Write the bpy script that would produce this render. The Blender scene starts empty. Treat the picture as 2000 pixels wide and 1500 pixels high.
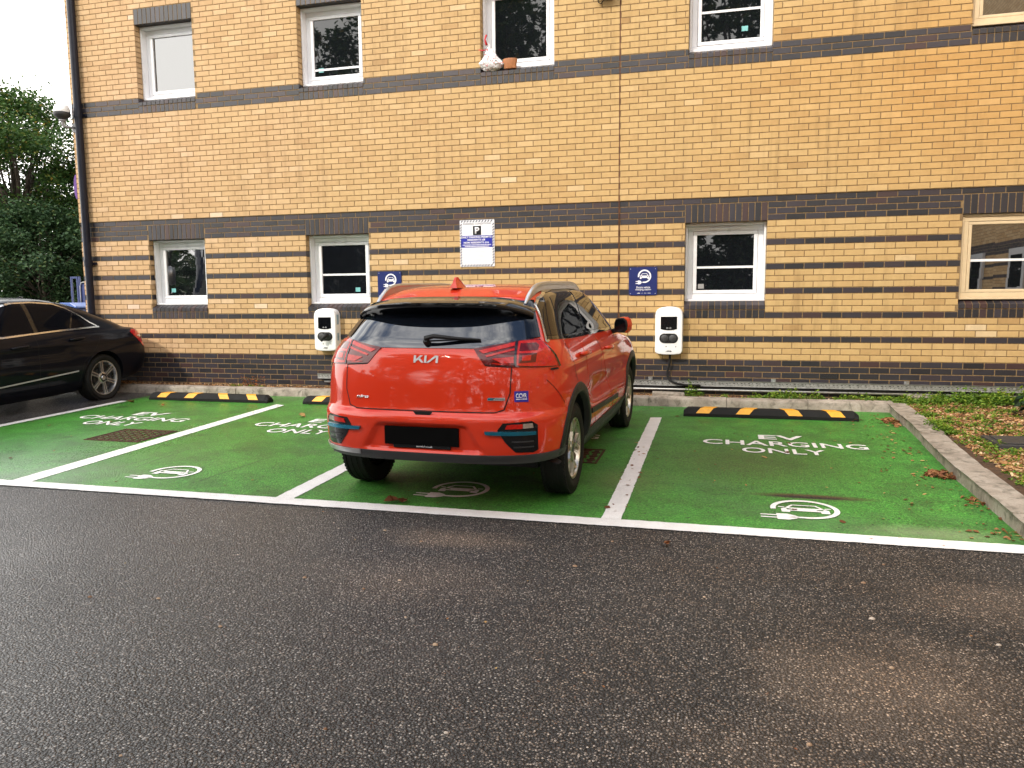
import bpy, bmesh, math, random
from mathutils import Vector, Matrix, noise
from mathutils.bvhtree import BVHTree
random.seed(7)
D = bpy.data
SC = bpy.context.scene
COL = SC.collection
PI = math.pi
SL = 0.02                      # the car park falls 1:50 away from the building
def GZ(y): return SL * y       # ground height in front of the wall (wall face is y = 0)
R = math.radians

# ------------------------------------------------------------------ mesh collector
class MB:
    def __init__(s):
        s.v = []; s.f = []; s.m = []; s.t = []
    def add(s, vs, fs, m=0, t=0.0):
        b = len(s.v); s.v += [tuple(p) for p in vs]
        for f in fs:
            s.f.append(tuple(b + i for i in f)); s.m.append(m); s.t.append(t)
        return s
    def box(s, x0, x1, y0, y1, z0, z1, m=0, t=0.0, M=None):
        vs = [(x, y, z) for z in (z0, z1) for y in (y0, y1) for x in (x0, x1)]
        if M: vs = [M @ Vector(p) for p in vs]
        return s.add(vs, [(0,2,3,1),(4,5,7,6),(0,1,5,4),(2,6,7,3),(0,4,6,2),(1,3,7,5)], m, t)
    def quad(s, a, b, c, d, m=0, t=0.0): return s.add([a,b,c,d], [(0,1,2,3)], m, t)
    def prism(s, poly, z0, z1, m=0, t=0.0, M=None, ms=None):
        """polygon in xy (ccw) extruded z0..z1"""
        n = len(poly)
        vs = [(x, y, z0) for x, y in poly] + [(x, y, z1) for x, y in poly]
        if M: vs = [M @ Vector(p) for p in vs]
        fs = [tuple(range(n))[::-1], tuple(range(n, 2*n))]
        s.add(vs, fs, m, t)
        b = len(s.v) - 2*n
        for i in range(n):
            j = (i+1) % n
            s.f.append((b+i, b+j, b+n+j, b+n+i)); s.m.append(m if ms is None else ms); s.t.append(t)
        return s
    def tube(s, pts, r, n=10, m=0, t=0.0, caps=True):
        pts = [Vector(p) for p in pts]; rr = r if isinstance(r, (list, tuple)) else [r]*len(pts)
        vs = []; prev = None
        for i, p in enumerate(pts):
            d = (pts[min(i+1, len(pts)-1)] - pts[max(i-1, 0)]).normalized()
            if prev is None:
                u = d.orthogonal().normalized()
            else:
                u = (prev - d * prev.dot(d)); u = u.normalized() if u.length > 1e-6 else d.orthogonal().normalized()
            prev = u; w = d.cross(u)
            for k in range(n):
                a = 2*PI*k/n; vs.append(p + (u*math.cos(a) + w*math.sin(a)) * rr[i])
        fs = []
        for i in range(len(pts)-1):
            for k in range(n):
                k2 = (k+1) % n
                fs.append((i*n+k, i*n+k2, (i+1)*n+k2, (i+1)*n+k))
        if caps:
            fs.append(tuple(range(n))[::-1]); fs.append(tuple((len(pts)-1)*n + k for k in range(n)))
        return s.add(vs, fs, m, t)
    def lathe(s, prof, n=48, axis='x', c=(0,0,0), m=0, t=0.0, close=False):
        """prof: list of (a, r) along axis"""
        vs = []; c = Vector(c)
        for a, r in prof:
            for k in range(n):
                th = 2*PI*k/n; p, q = r*math.cos(th), r*math.sin(th)
                vs.append(c + Vector({'x': (a, p, q), 'y': (q, a, p), 'z': (p, q, a)}[axis]))
        fs = []; N = len(prof)
        for i in range(N if close else N-1):
            i2 = (i+1) % N
            for k in range(n):
                k2 = (k+1) % n
                fs.append((i*n+k, i2*n+k, i2*n+k2, i*n+k2)[::-1])
        return s.add(vs, fs, m, t)
    def disc(s, c, r, n=32, axis='x', m=0, sgn=1):
        c = Vector(c); vs = []
        for k in range(n):
            th = 2*PI*k/n; p, q = r*math.cos(th), r*math.sin(th)
            vs.append(c + Vector({'x': (0, p, q), 'y': (q, 0, p), 'z': (p, q, 0)}[axis]))
        f = tuple(range(n)); return s.add(vs, [f if sgn > 0 else f[::-1]], m)
    def build(s, name, mats, parent=None, smooth=False, bevel=0.0, autosmooth=None, tint=False, recalc=False):
        me = D.meshes.new(name)
        me.from_pydata(s.v, [], s.f)
        if not isinstance(mats, (list, tuple)): mats = [mats]
        for mt in mats: me.materials.append(mt)
        if len(mats) > 1: me.polygons.foreach_set('material_index', s.m)
        if tint:
            a = me.attributes.new('tint', 'FLOAT', 'FACE'); a.data.foreach_set('value', s.t)
        me.update()
        if recalc:
            bm = bmesh.new(); bm.from_mesh(me); bmesh.ops.recalc_face_normals(bm, faces=bm.faces); bm.to_mesh(me); bm.free()
        if smooth: me.polygons.foreach_set('use_smooth', [True]*len(me.polygons))
        if autosmooth is not None: me.set_sharp_from_angle(angle=R(autosmooth))
        o = D.objects.new(name, me); COL.objects.link(o)
        if parent: o.parent = parent
        if bevel > 0:
            b = o.modifiers.new('bevel', 'BEVEL'); b.width = bevel; b.segments = 2; b.limit_method = 'ANGLE'; b.angle_limit = R(35)
        return o

def mesh_obj(name, me, parent=None):
    o = D.objects.new(name, me); COL.objects.link(o)
    if parent: o.parent = parent
    return o
def thing(name, label, cat, loc=(0,0,0), rot=(0,0,0), group=None):
    o = D.objects.new(name, None); COL.objects.link(o)
    o.location = loc; o.rotation_euler = rot; o.empty_display_size = .1
    return tag(o, label, cat, group)
def tag(o, label, cat, group=None, kind=None):
    o['label'] = label; o['category'] = cat
    if group: o['group'] = group
    if kind: o['kind'] = kind
    return o
def structure(o): o['kind'] = 'structure'; return o
def copy_thing(root):
    r = root.copy(); COL.objects.link(r)
    for ch in list(root.children):
        c = ch.copy(); COL.objects.link(c); c.parent = r
        for g in ch.children:
            d = g.copy(); COL.objects.link(d); d.parent = c
    return r

# ------------------------------------------------------------------ node helpers
class NT:
    def __init__(s, name):
        s.mat = D.materials.new(name); s.mat.use_nodes = True
        s.t = s.mat.node_tree; s.n = s.t.nodes; s.bsdf = s.n['Principled BSDF']
        s.out = s.n['Material Output']
    def node(s, typ, **kw):
        nd = s.n.new(typ)
        for k, v in kw.items(): setattr(nd, k, v)
        return nd
    def link(s, a, b): s.t.links.new(a, b)
    def val(s, sock, v):
        if hasattr(v, 'links') or isinstance(v, bpy.types.NodeSocket): s.link(v, sock)
        else: sock.default_value = v
    def math(s, op, a, b=0.0, c=0.0, clamp=False):
        nd = s.node('ShaderNodeMath', operation=op, use_clamp=clamp)
        for i, v in enumerate((a, b, c)): s.val(nd.inputs[i], v)
        return nd.outputs[0]
    def coord(s, which='Object'):
        return s.node('ShaderNodeTexCoord').outputs[which]
    def noise(s, vec, scale, detail=4, rough=.55, dist=0.0, out='Fac'):
        nd = s.node('ShaderNodeTexNoise'); s.link(vec, nd.inputs['Vector'])
        nd.inputs['Scale'].default_value = scale; nd.inputs['Detail'].default_value = detail
        nd.inputs['Roughness'].default_value = rough; nd.inputs['Distortion'].default_value = dist
        return nd.outputs[out]
    def voro(s, vec, scale, feature='F1', out='Distance', rnd=1.0):
        nd = s.node('ShaderNodeTexVoronoi', feature=feature); s.link(vec, nd.inputs['Vector'])
        nd.inputs['Scale'].default_value = scale; nd.inputs['Randomness'].default_value = rnd
        return nd.outputs[out]
    def ramp(s, fac, stops, interp='LINEAR'):
        nd = s.node('ShaderNodeValToRGB'); nd.color_ramp.interpolation = interp
        e = nd.color_ramp.elements
        while len(e) < len(stops): e.new(.5)
        for i, (p, c) in enumerate(stops):
            e[i].position = p; e[i].color = c if len(c) == 4 else (*c, 1)
        s.link(fac, nd.inputs[0]); return nd.outputs[0]
    def mix(s, fac, a, b, blend='MIX'):
        nd = s.node('ShaderNodeMix', data_type='RGBA', blend_type=blend)
        s.val(nd.inputs[0], fac)
        for i, v in ((6, a), (7, b)):
            if isinstance(v, tuple) and len(v) == 3: v = (*v, 1)
            s.val(nd.inputs[i], v)
        return nd.outputs[2]
    def maprange(s, v, a, b, c=0.0, d=1.0, smooth=False):
        nd = s.node('ShaderNodeMapRange', interpolation_type='SMOOTHSTEP' if smooth else 'LINEAR')
        s.link(v, nd.inputs[0])
        for i, x in enumerate((a, b, c, d)): nd.inputs[1+i].default_value = x
        return nd.outputs[0]
    def bump(s, h, strength=.5, dist=.01, normal=None):
        nd = s.node('ShaderNodeBump'); nd.inputs['Strength'].default_value = strength; nd.inputs['Distance'].default_value = dist
        s.link(h, nd.inputs['Height'])
        if normal is not None: s.link(normal, nd.inputs['Normal'])
        return nd.outputs[0]
    def set(s, **kw):
        names = dict(color='Base Color', rough='Roughness', metal='Metallic', coat='Coat Weight', coatr='Coat Roughness',
                     spec='Specular IOR Level', ior='IOR', normal='Normal', trans='Transmission Weight', emit='Emission Color',
                     emits='Emission Strength', sheen='Sheen Weight', alpha='Alpha')
        for k, v in kw.items():
            sk = s.bsdf.inputs[names[k]]
            if isinstance(v, tuple) and len(v) == 3: v = (*v, 1)
            s.val(sk, v)
        return s.mat

def simple(name, col, rough=.5, metal=0.0, coat=0.0, var=.12, scale=12.0, bump=0.0, bscale=80.0, spec=None, ior=1.5, rvar=.0):
    """principled material with a light procedural mottling of colour and roughness"""
    k = NT(name); oc = k.coord()
    if spec is None: spec = .08 if coat > .5 else (.22 if max(col) < .03 and rough > .3 else .5)
    nz = k.noise(oc, scale, 5)
    lo = tuple(max(0, c*(1-var)) for c in col); hi = tuple(min(1, c*(1+var)) for c in col)
    c = k.ramp(nz, [(.3, lo), (.7, hi)])
    k.set(color=c, metal=metal, coat=coat, spec=spec, ior=ior, coatr=.03)
    if rvar: k.set(rough=k.maprange(nz, .3, .7, max(0.0, rough-rvar), min(1, rough+rvar)))
    else: k.set(rough=rough)
    if bump: k.set(normal=k.bump(k.noise(oc, bscale, 4), bump, .004))
    return k.mat

M = {}
M['black_plastic'] = simple('black_plastic', (.018,.018,.019), .42, bump=.25, bscale=500, rvar=.06)
M['grey_plastic'] = simple('grey_plastic', (.035,.035,.037), .5, bump=.25, bscale=500, rvar=.06)
M['gloss_black'] = simple('gloss_black', (.006,.006,.007), .06, coat=1.0, var=.05)
M['rubber'] = simple('rubber', (.012,.012,.012), .72, bump=.3, bscale=200, rvar=.08)
M['alloy'] = simple('alloy', (.52,.46,.38), .30, metal=1.0, var=.08, rvar=.06)
M['silver_alloy'] = simple('silver_alloy', (.66,.66,.67), .3, metal=1.0, var=.06, rvar=.05)
M['dark_alloy'] = simple('dark_alloy', (.03,.03,.032), .35, metal=.4, var=.1)
M['chrome'] = simple('chrome', (.75,.74,.72), .14, metal=1.0, var=.04)
M['silver'] = simple('satin_silver', (.62,.62,.63), .32, metal=.9, var=.05)
M['white_plastic'] = simple('white_plastic', (.82,.82,.83), .3, var=.03, rvar=.06)
M['black_print'] = simple('black_print', (.012,.012,.014), .4)
M['white_print'] = simple('white_print', (.82,.82,.85), .45, var=.03)
M['blue_sign'] = simple('blue_sign', (.008,.018,.115), .35, var=.06)
M['screen'] = simple('screen', (.004,.004,.005), .12, var=.1)
M['galv'] = simple('galvanised', (.42,.42,.41), .45, metal=.75, var=.22, scale=30, rvar=.1)
# ------------------------------------------------------------------ car bodies
def pchip(xs, ys, x):
    """monotone cubic interpolation"""
    n = len(xs)
    if x <= xs[0]: return ys[0]
    if x >= xs[-1]: return ys[-1]
    i = max(k for k in range(n-1) if xs[k] <= x)
    h = [xs[k+1]-xs[k] for k in range(n-1)]; d = [(ys[k+1]-ys[k])/h[k] for k in range(n-1)]
    def slope(k):
        if k == 0: return d[0]
        if k == n-1: return d[-1]
        if d[k-1]*d[k] <= 0: return 0.0
        w1 = 2*h[k]+h[k-1]; w2 = h[k]+2*h[k-1]
        return (w1+w2)/(w1/d[k-1] + w2/d[k])
    t = (x-xs[i])/h[i]; m0, m1 = slope(i)*h[i], slope(i+1)*h[i]
    return (2*t**3-3*t*t+1)*ys[i] + (t**3-2*t*t+t)*m0 + (-2*t**3+3*t*t)*ys[i+1] + (t**3-t*t)*m1

def shell_mesh(table, zs, NR=44, NS=60, NF=22, Dr=.62, Df=.7, nr=3.2, nf=2.6, deform=None, crown=None):
    """closed car body from plan outlines: table rows (z, y_rear, y_front, half_width)"""
    Z = [r[0] for r in table]
    col = lambda j: [r[j] for r in table]
    rings = []
    for z in zs:
        yr, yf, w = (pchip(Z, col(j), z) for j in (1, 2, 3))
        L = yf-yr
        dr = min(Dr, L*.4, max(w*.95, .05)); df = min(Df, L*.24, max(w*1.1, .05))
        half = []
        for i in range(NR):
            s = math.sin((i/NR)**.8 * PI/2); q = min(1, s)**(1.0)
            X = w*q; u = min(1.0, q)
            half.append((X, yr + dr*(1-(max(0, 1-u**nr))**(1/nr)) ))
        for i in range(NS+1):
            half.append((w, yr+dr + (L-dr-df)*i/NS))
        for i in range(NF-1, -1, -1):
            u = math.sin((i/NF)**.8 * PI/2)
            half.append((w*u, yf - df*(1-(max(0, 1-u**nf))**(1/nf))))
        ring = []
        for X, Y in half: ring.append(Vector((X, Y, z)))
        for X, Y in half[-2:0:-1]: ring.append(Vector((-X, Y, z)))
        # slight barrel of the flanks
        for p in ring:
            ym = (yr+yf)/2; k = ((p.y-ym)/(L/2))**2
            p.x *= 1 - .022*k
        rings.append(ring)
    n = len(rings[0]); vs = []; fs = []
    for ring in rings:
        for p in ring:
            if crown: p = crown(p)
            if deform: p = deform(p)
            vs.append(p)
    for i in range(len(rings)-1):
        for k in range(n):
            k2 = (k+1) % n
            fs.append((i*n+k, i*n+k2, (i+1)*n+k2, (i+1)*n+k))
    h = (n+2)//2                               # index of the front centre point + 1
    for base, flip in ((0, True), ((len(rings)-1)*n, False)):
        # close with strips between the mirrored halves
        for k in range(0, h-1):
            a, b = k, k+1; a2, b2 = (n-k) % n, (n-k-1) % n
            f = [base+a, base+b, base+b2, base+a2]
            ff = []
            for x in f:
                if x not in ff: ff.append(x)
            if len(ff) >= 3: fs.append(tuple(ff[::-1] if flip else ff))
    me = D.meshes.new('shell'); me.from_pydata(vs, [], fs); me.update()
    bm = bmesh.new(); bm.from_mesh(me); D.meshes.remove(me)
    bmesh.ops.recalc_face_normals(bm, faces=bm.faces)
    return bm

class Shell:
    """finished body shell: cut patches out of it, drape ribbons and points over it"""
    def __init__(s, bm):
        s.bm = bm; s.bvh = BVHTree.FromBMesh(bm)
    def cast(s, o, d):
        h = s.bvh.ray_cast(Vector(o), Vector(d).normalized())
        return (h[0], h[1]) if h[0] is not None else (None, None)
    def side(s, y, z, sg=1):                    # point on the flank at (y, z)
        return s.cast((sg*3, y, z), (-sg, 0, 0))
    def rear(s, x, z): return s.cast((x, -4, z), (0, 1, 0))
    def patch(s, planes, off=.004, thick=.01, keep=None):
        """copy of the shell clipped to half spaces (co, no): no points outwards"""
        b = s.bm.copy()
        if keep:
            kill = [f for f in b.faces if not keep(f.calc_center_median(), f.normal)]
            bmesh.ops.delete(b, geom=kill, context='FACES')
        for co, no in planes:
            g = b.verts[:] + b.edges[:] + b.faces[:]
            if not b.faces: break
            bmesh.ops.bisect_plane(b, geom=g, plane_co=Vector(co), plane_no=Vector(no), clear_outer=True, dist=1e-6)
        b.normal_update()
        mv = [(v, v.normal.copy()) for v in b.verts]
        for v, nn in mv: v.co += nn*off
        if thick and b.faces:
            edges = [e for e in b.edges if len(e.link_faces) == 1]
            r = bmesh.ops.extrude_edge_only(b, edges=edges)
            nv = [e for e in r['geom'] if isinstance(e, bmesh.types.BMVert)]
            nmap = {}
            for v in nv:
                best = None
                for e in v.link_edges:
                    o = e.other_vert(v)
                    if o not in nv: best = o
                if best: nmap[v] = best.normal.copy()
            for v, nn in nmap.items(): v.co -= nn*thick
        return b
    def ribbon(s, mb, pts, w=.004, off=.0012, mode='rear', step=.02, sg=1, m=0):
        """thin strip draped over the shell along a polyline of projected coordinates"""
        P = []
        for (a, b), (c, d) in zip(pts[:-1], pts[1:]):
            n = max(1, int(math.hypot(c-a, d-b)/step))
            for i in range(n): P.append((a+(c-a)*i/n, b+(d-b)*i/n))
        P.append(pts[-1]); Q = []
        for i, p in enumerate(P):
            q0, q1 = P[max(0, i-1)], P[min(len(P)-1, i+1)]
            tx, ty = q1[0]-q0[0], q1[1]-q0[1]; l = math.hypot(tx, ty) or 1
            nx, ny = -ty/l*w/2, tx/l*w/2
            row = []
            for k in (-1, 1):
                f = s.rear if mode == 'rear' else (lambda y, z: s.side(y, z, sg))
                h, nn = f(p[0]+nx*k, p[1]+ny*k)
                if h is None: row = None; break
                row.append(h + nn*off)
            Q.append(row)
        for a, b in zip(Q[:-1], Q[1:]):
            if a and b: mb.quad(a[0], a[1], b[1], b[0], m)

def bm_obj(name, bm, mats, parent=None, smooth=True, angle=32):
    me = D.meshes.new(name); bm.to_mesh(me); bm.free()
    if not isinstance(mats, (list, tuple)): mats = [mats]
    for m in mats: me.materials.append(m)
    if smooth:
        me.polygons.foreach_set('use_smooth', [True]*len(me.polygons)); me.set_sharp_from_angle(angle=R(angle))
    return mesh_obj(name, me, parent)

def poly_planes(pts, axis):
    """outward half-space planes of a convex polygon given in projected coords; axis 'rear' -> (x,z), 'side' -> (y,z)"""
    out = []; n = len(pts)
    cx = sum(p[0] for p in pts)/n; cy = sum(p[1] for p in pts)/n
    for i in range(n):
        a, b = pts[i], pts[(i+1) % n]
        nx, ny = (b[1]-a[1]), -(b[0]-a[0])
        if nx*((a[0]+b[0])/2-cx) + ny*((a[1]+b[1])/2-cy) < 0: nx, ny = -nx, -ny
        if axis == 'rear': out.append(((a[0], 0, a[1]), (nx, 0, ny)))
        else: out.append(((0, a[0], a[1]), (0, nx, ny)))
    return out

def wheel(parent, name, c, sg, r=.334, w=.205, rim=.222, style='five', mats=None):
    """tyre is the wheel's own mesh; rim, spokes and hub are its parts; sg = which side faces out"""
    x, y, z = c; A, DK = mats or (M['alloy'], M['dark_alloy'])
    mb = MB(); h = w/2
    prof = [(-h*.72, rim-.008), (-h*.92, rim+.02), (-h, rim+.055), (-h*.98, r-.045), (-h*.86, r-.016), (-h*.7, r-.004), (-h*.35, r), (0, r), (h*.35, r), (h*.7, r-.004), (h*.86, r-.016), (h*.98, r-.045), (h, rim+.055), (h*.92, rim+.02), (h*.72, rim-.008)]
    mb.lathe(prof, 72, 'x')
    for gx in (-.5, -.17, .17, .5):           # tread grooves as raised ribs between them
        mb.lathe([(gx*h*1.3-.012, r-.003), (gx*h*1.3-.010, r+.004), (gx*h*1.3+.010, r+.004), (gx*h*1.3+.012, r-.003)], 72, 'x')
    for k in range(60):                       # shoulder blocks
        th = 2*PI*k/60
        for sx in (-1, 1):
            Mx = Matrix.Rotation(th, 4, 'X')
            mb.box(sx*h*.72-.012, sx*h*.72+.014, -.010, .010, r-.012, r+.0015, M=Mx)
    wo = mb.build(name, M['rubber'], parent, smooth=True, autosmooth=40); wo.location = c
    f = sg*h*.80                               # outer face of the rim
    mb = MB()
    pr = [(f, rim-.002), (f+sg*.006, rim), (f+sg*.004, rim-.012), (f-sg*.02, rim-.022), (f-sg*.10, rim-.035), (-f*.8, rim-.03)]
    mb.lathe(pr, 64, 'x')
    mb.build('rim', A, wo, smooth=True, autosmooth=40)
    mb = MB(); mb.disc((f-sg*.085, 0, 0), rim-.03, 48, 'x', 0, 1)
    mb.lathe([(f-sg*.05, .02), (f-sg*.05, .135), (f-sg*.062, .14)], 40, 'x')   # brake disc
    mb.build('brake_disc', DK, wo, smooth=False)
    mb = MB(); dk = MB()
    def bar(a0, r0, w0, a1, r1, w1, d0, d1, tgt):
        p0 = Vector((0, r0*math.sin(a0), r0*math.cos(a0))); p1 = Vector((0, r1*math.sin(a1), r1*math.cos(a1)))
        t = (p1-p0).normalized(); nrm = Vector((0, -t.z, t.y))
        vs = []
        for p, ww, d in ((p0, w0, d0), (p1, w1, d1)):
            for k, dx in ((-1, -.022), (-.72, 0), (.72, 0), (1, -.022)):
                q = p + nrm*ww*k; vs.append((f + sg*(d+dx), q.y, q.z))
        tgt.add(vs, [(0,1,5,4), (1,2,6,5), (2,3,7,6), (0,4,7,3), (0,3,2,1), (4,5,6,7)])
    if style == 'five':
        for k in range(5):
            a = 2*PI*k/5 + .25
            bar(a, .035, .030, a+.02, .125, .021, -.012, -.006, mb)
            bar(a+.02, .115, .018, a+.30, rim-.012, .013, -.006, -.004, mb)
            bar(a+.02, .115, .018, a-.24, rim-.012, .016, -.006, -.004, mb)
            bar(a+.63, .05, .02, a+.63, rim-.02, .028, -.03, -.02, dk)
        mb.lathe([(f-sg*.03, .055), (f-sg*.008, .05), (f-sg*.004, .034)], 30, 'x'); 
        dk.lathe([(f-sg*.006, .033), (f-sg*.002, .03), (f, .0)], 24, 'x')
    else:
        for k in range(6):
            a = 2*PI*k/6 + .12
            for sgn in (-1, 1):
                bar(a+sgn*.22, .06, .012, a+sgn*.085, rim-.012, .0095, -.014, -.004, mb)
        mb.lathe([(f-sg*.03, .082), (f-sg*.014, .074), (f-sg*.010, .055)], 36, 'x')
        mb.lathe([(f-sg*.012, .036), (f-sg*.002, .030), (f-sg*.002, .0)], 24, 'x')
        for k in range(5):
            a = 2*PI*k/5; dk.disc((f-sg*.0115+sg*.003, .056*math.cos(a), .056*math.sin(a)), .010, 12, 'x')
    mb.build('spokes', A, wo, smooth=True, autosmooth=30, recalc=True)
    dk.build('hub_cap', DK, wo, smooth=True, autosmooth=30, recalc=True)
    return wo

def carve_arches(bm, centres, r, xin, mats_n=1):
    """subtract wheel wells with a boolean; well faces get material slot mats_n"""
    me = D.meshes.new('tmp'); bm.to_mesh(me); bm.free()
    o = D.objects.new('tmp', me); COL.objects.link(o)
    mb = MB(); n = 72
    for (y, z) in centres:
        for sg in (-1, 1):
            a, b = sorted((sg*xin, sg*1.4))
            vs = []
            for x in (a, b):
                for k in range(n):
                    th = 2*PI*k/n; vs.append((x, y+r*math.cos(th), z+r*math.sin(th)))
            fs = [tuple(range(n)), tuple(range(2*n-1, n-1, -1))]
            for k in range(n):
                k2 = (k+1) % n; fs.append((k2, k, n+k, n+k2))
            mb.add(vs, fs)
    c = mb.build('cut', M['black_plastic'], recalc=True)
    md = o.modifiers.new('b', 'BOOLEAN'); md.operation = 'DIFFERENCE'; md.object = c; md.solver = 'EXACT'
    dg = bpy.context.evaluated_depsgraph_get()
    ev = o.evaluated_get(dg); me2 = D.meshes.new_from_object(ev)
    out = bmesh.new(); out.from_mesh(me2)
    D.objects.remove(o); D.objects.remove(c); D.meshes.remove(me); D.meshes.remove(me2)
    for f in out.faces:
        q = f.calc_center_median(); f.material_index = 0
        for (y, z) in centres:
            if math.hypot(q.y-y, q.z-z) < r+.002 and xin-.01 < abs(q.x) and q.z > .15:
                dd = math.hypot(q.y-y, q.z-z)
                if dd > r-.004 or abs(abs(q.x)-xin) < .01: f.material_index = 1
    return out

def arch_trim(sh, mb, cy, cz, r0, r1, sg, a0, a1, zmin=.2, proud=.012, n=56):
    rows = []
    for i in range(n+1):
        a = a0 + (a1-a0)*i/n; row = []
        for j, rr in enumerate((r0-.012, r0, r0+.012, (r0+r1)/2, r1-.008, r1)):
            y, z = cy+rr*math.cos(a), cz+rr*math.sin(a)
            h, nn = sh.side(y, max(z, zmin), sg)
            if h is None or abs(h.x) < .7:
                h, nn = sh.side(cy+(r1+.01)*math.cos(a), max(cz+(r1+.01)*math.sin(a), zmin), sg)
            if h is None or abs(h.x) < .7: h = Vector((sg*.86, 0, 0))
            dx = (-.03, .004, proud, proud, proud*.7, -.004)[j]
            row.append((h.x + sg*dx, y, z))
        rows.append(row)
    for a, b in zip(rows[:-1], rows[1:]):
        for j in range(5):
            q = (a[j], b[j], b[j+1], a[j+1])
            mb.quad(*(q if sg < 0 else q[::-1]))

def gap(sh, root, *a):
    mb = MB(); sh.ribbon(mb, *a)
    if mb.f: mb.build('panel_gap', M['rubber'], root, recalc=True)
RT = [  # z, rear y, front y, half width
 (.20,.46,3.30,.80),(.25,-.05,3.42,.83),(.30,-.35,3.48,.855),(.345,-.62,3.51,.868),(.366,-.778,3.53,.884),(.44,-.803,3.555,.905),(.52,-.808,3.56,.914),(.60,-.809,3.56,.915),(.645,-.809,3.555,.914),
 (.665,-.803,3.55,.913),(.690,-.782,3.54,.911),(.703,-.764,3.53,.911),(.74,-.757,3.51,.910),(.82,-.749,3.45,.908),(.92,-.735,3.28,.904),(.985,-.720,3.02,.897),(1.03,-.706,2.78,.887),
 (1.07,-.692,2.52,.872),(1.115,-.664,2.42,.848),(1.15,-.641,2.36,.826),(1.22,-.575,2.24,.790),(1.30,-.497,2.09,.751),(1.37,-.410,1.93,.717),(1.42,-.330,1.80,.690),(1.455,-.260,1.66,.661),(1.485,-.17,1.48,.610),(1.510,-.08,1.25,.530),(1.528,.12,1.00,.410),(1.538,.30,.78,.25),(1.541,.47,.56,.06)]
def red_zs():
    zs = []; z = .20
    while z < .40: zs.append(z); z += .011
    while z < .64: zs.append(z); z += .0085
    zs += [.64,.650,.658,.666,.675,.684,.692,.699,.705,.712]
    z = .73
    while z < 1.44: zs.append(z); z += .02
    zs += [1.445,1.46,1.473,1.485,1.496,1.506,1.515,1.522,1.528,1.533,1.537,1.5395,1.541]
    return zs
def red_crown(p):
    return p
def sstep(a, b, x):
    t = min(1, max(0, (x-a)/(b-a))); return t*t*(3-2*t)
def red_deform(p):
    # recess round the number plate: trapezoid in the rear bumper
    if p.y < -.5 and .40 < p.z < .68:
        half = .315 + (.615-p.z)*.62
        k = sstep(half+.03, half-.03, abs(p.x)) * sstep(.632, .592, p.z) * sstep(.425, .455, p.z)
        p = Vector((p.x, p.y + .028*k, p.z))
    # belt crease: flank drawn in a little below the shoulder, swollen wheel arches
    if abs(p.x) > .6 and .45 < p.z < 1.05:
        sg = 1 if p.x > 0 else -1
        d = .020*math.exp(-((p.z-.70)/.10)**2) * sstep(.25, .6, p.y) * sstep(2.75, 2.2, p.y)
        b = .012*math.exp(-((p.y-.0)/.45)**2) * math.exp(-((p.z-.75)/.16)**2) + .012*math.exp(-((p.y-2.7)/.45)**2)*math.exp(-((p.z-.75)/.16)**2)
        s2 = .008*math.exp(-((p.z-.975)/.03)**2) * sstep(-.55, -.2, p.y)
        p = Vector((p.x + sg*(b-d+s2), p.y, p.z))
    return p
def red_shell():
    return shell_mesh(RT, red_zs(), NR=72, NS=64, NF=16, Dr=.62, Df=.72, nr=3.3, deform=red_deform)
# ------------------------------------------------------------------ lettering
def text_mesh(body, w=None, h=None, extrude=.001, bold=0.0, shear=0.0, spacing=1.0, line=1.0, align='CENTER'):
    """text as a mesh in the xy plane, centred on the origin, fitted to width w and / or height h"""
    c = D.curves.new('t', 'FONT'); c.body = body; c.size = 1; c.align_x = align; c.offset = bold
    c.shear = shear; c.space_character = spacing; c.space_line = line; c.resolution_u = 4
    o = D.objects.new('t', c); COL.objects.link(o)
    dg = bpy.context.evaluated_depsgraph_get(); dg.update()
    me = D.meshes.new_from_object(o.evaluated_get(dg))
    D.objects.remove(o); D.curves.remove(c)
    xs = [v.co.x for v in me.vertices]; ys = [v.co.y for v in me.vertices]
    cx, cy = (min(xs)+max(xs))/2, (min(ys)+max(ys))/2; W, H = max(xs)-min(xs), max(ys)-min(ys)
    sx = w/W if w else h/H; sy = h/H if h else sx
    bm = bmesh.new(); bm.from_mesh(me); D.meshes.remove(me)
    for v in bm.verts: v.co = Vector(((v.co.x-cx)*sx, (v.co.y-cy)*sy, 0))
    bmesh.ops.remove_doubles(bm, verts=bm.verts, dist=1e-6)
    return solid(bm, extrude)
def solid(bm, t):
    """thicken a flat xy sheet towards +z"""
    if t:
        for f in bm.faces:
            f.normal_update()
            if f.normal.z < 0: f.normal_flip()
        r = bmesh.ops.extrude_face_region(bm, geom=bm.faces[:])
        bmesh.ops.translate(bm, verts=[v for v in r['geom'] if isinstance(v, bmesh.types.BMVert)], vec=(0,0,t))
    return bm
def add_text(dst, body, x, y, z=0.0, **k):
    b = text_mesh(body, **k)
    for v in b.verts: v.co += Vector((x, y, z))
    me = D.meshes.new('t'); b.to_mesh(me); b.free(); dst.from_mesh(me); D.meshes.remove(me)
def frame_on(p, n, up=Vector((0,0,1))):
    """matrix whose local x is right, y up and z the surface normal"""
    z = n.normalized(); x = up.cross(z).normalized(); y = z.cross(x)
    m = Matrix((x, y, z)).transposed().to_4x4(); m.translation = p
    return m
def polys_mesh(polys, t=0.0, sx=1.0, sy=1.0):
    bm = bmesh.new()
    for poly in polys:
        vs = [bm.verts.new((x*sx, y*sy, 0)) for x, y in poly]
        f = bm.faces.new(vs)
    bmesh.ops.triangulate(bm, faces=bm.faces[:])
    return solid(bm, t)
def arc(cx, cy, r, a0, a1, n): return [(cx+r*math.cos(a0+(a1-a0)*i/n), cy+r*math.sin(a0+(a1-a0)*i/n)) for i in range(n+1)]
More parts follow.
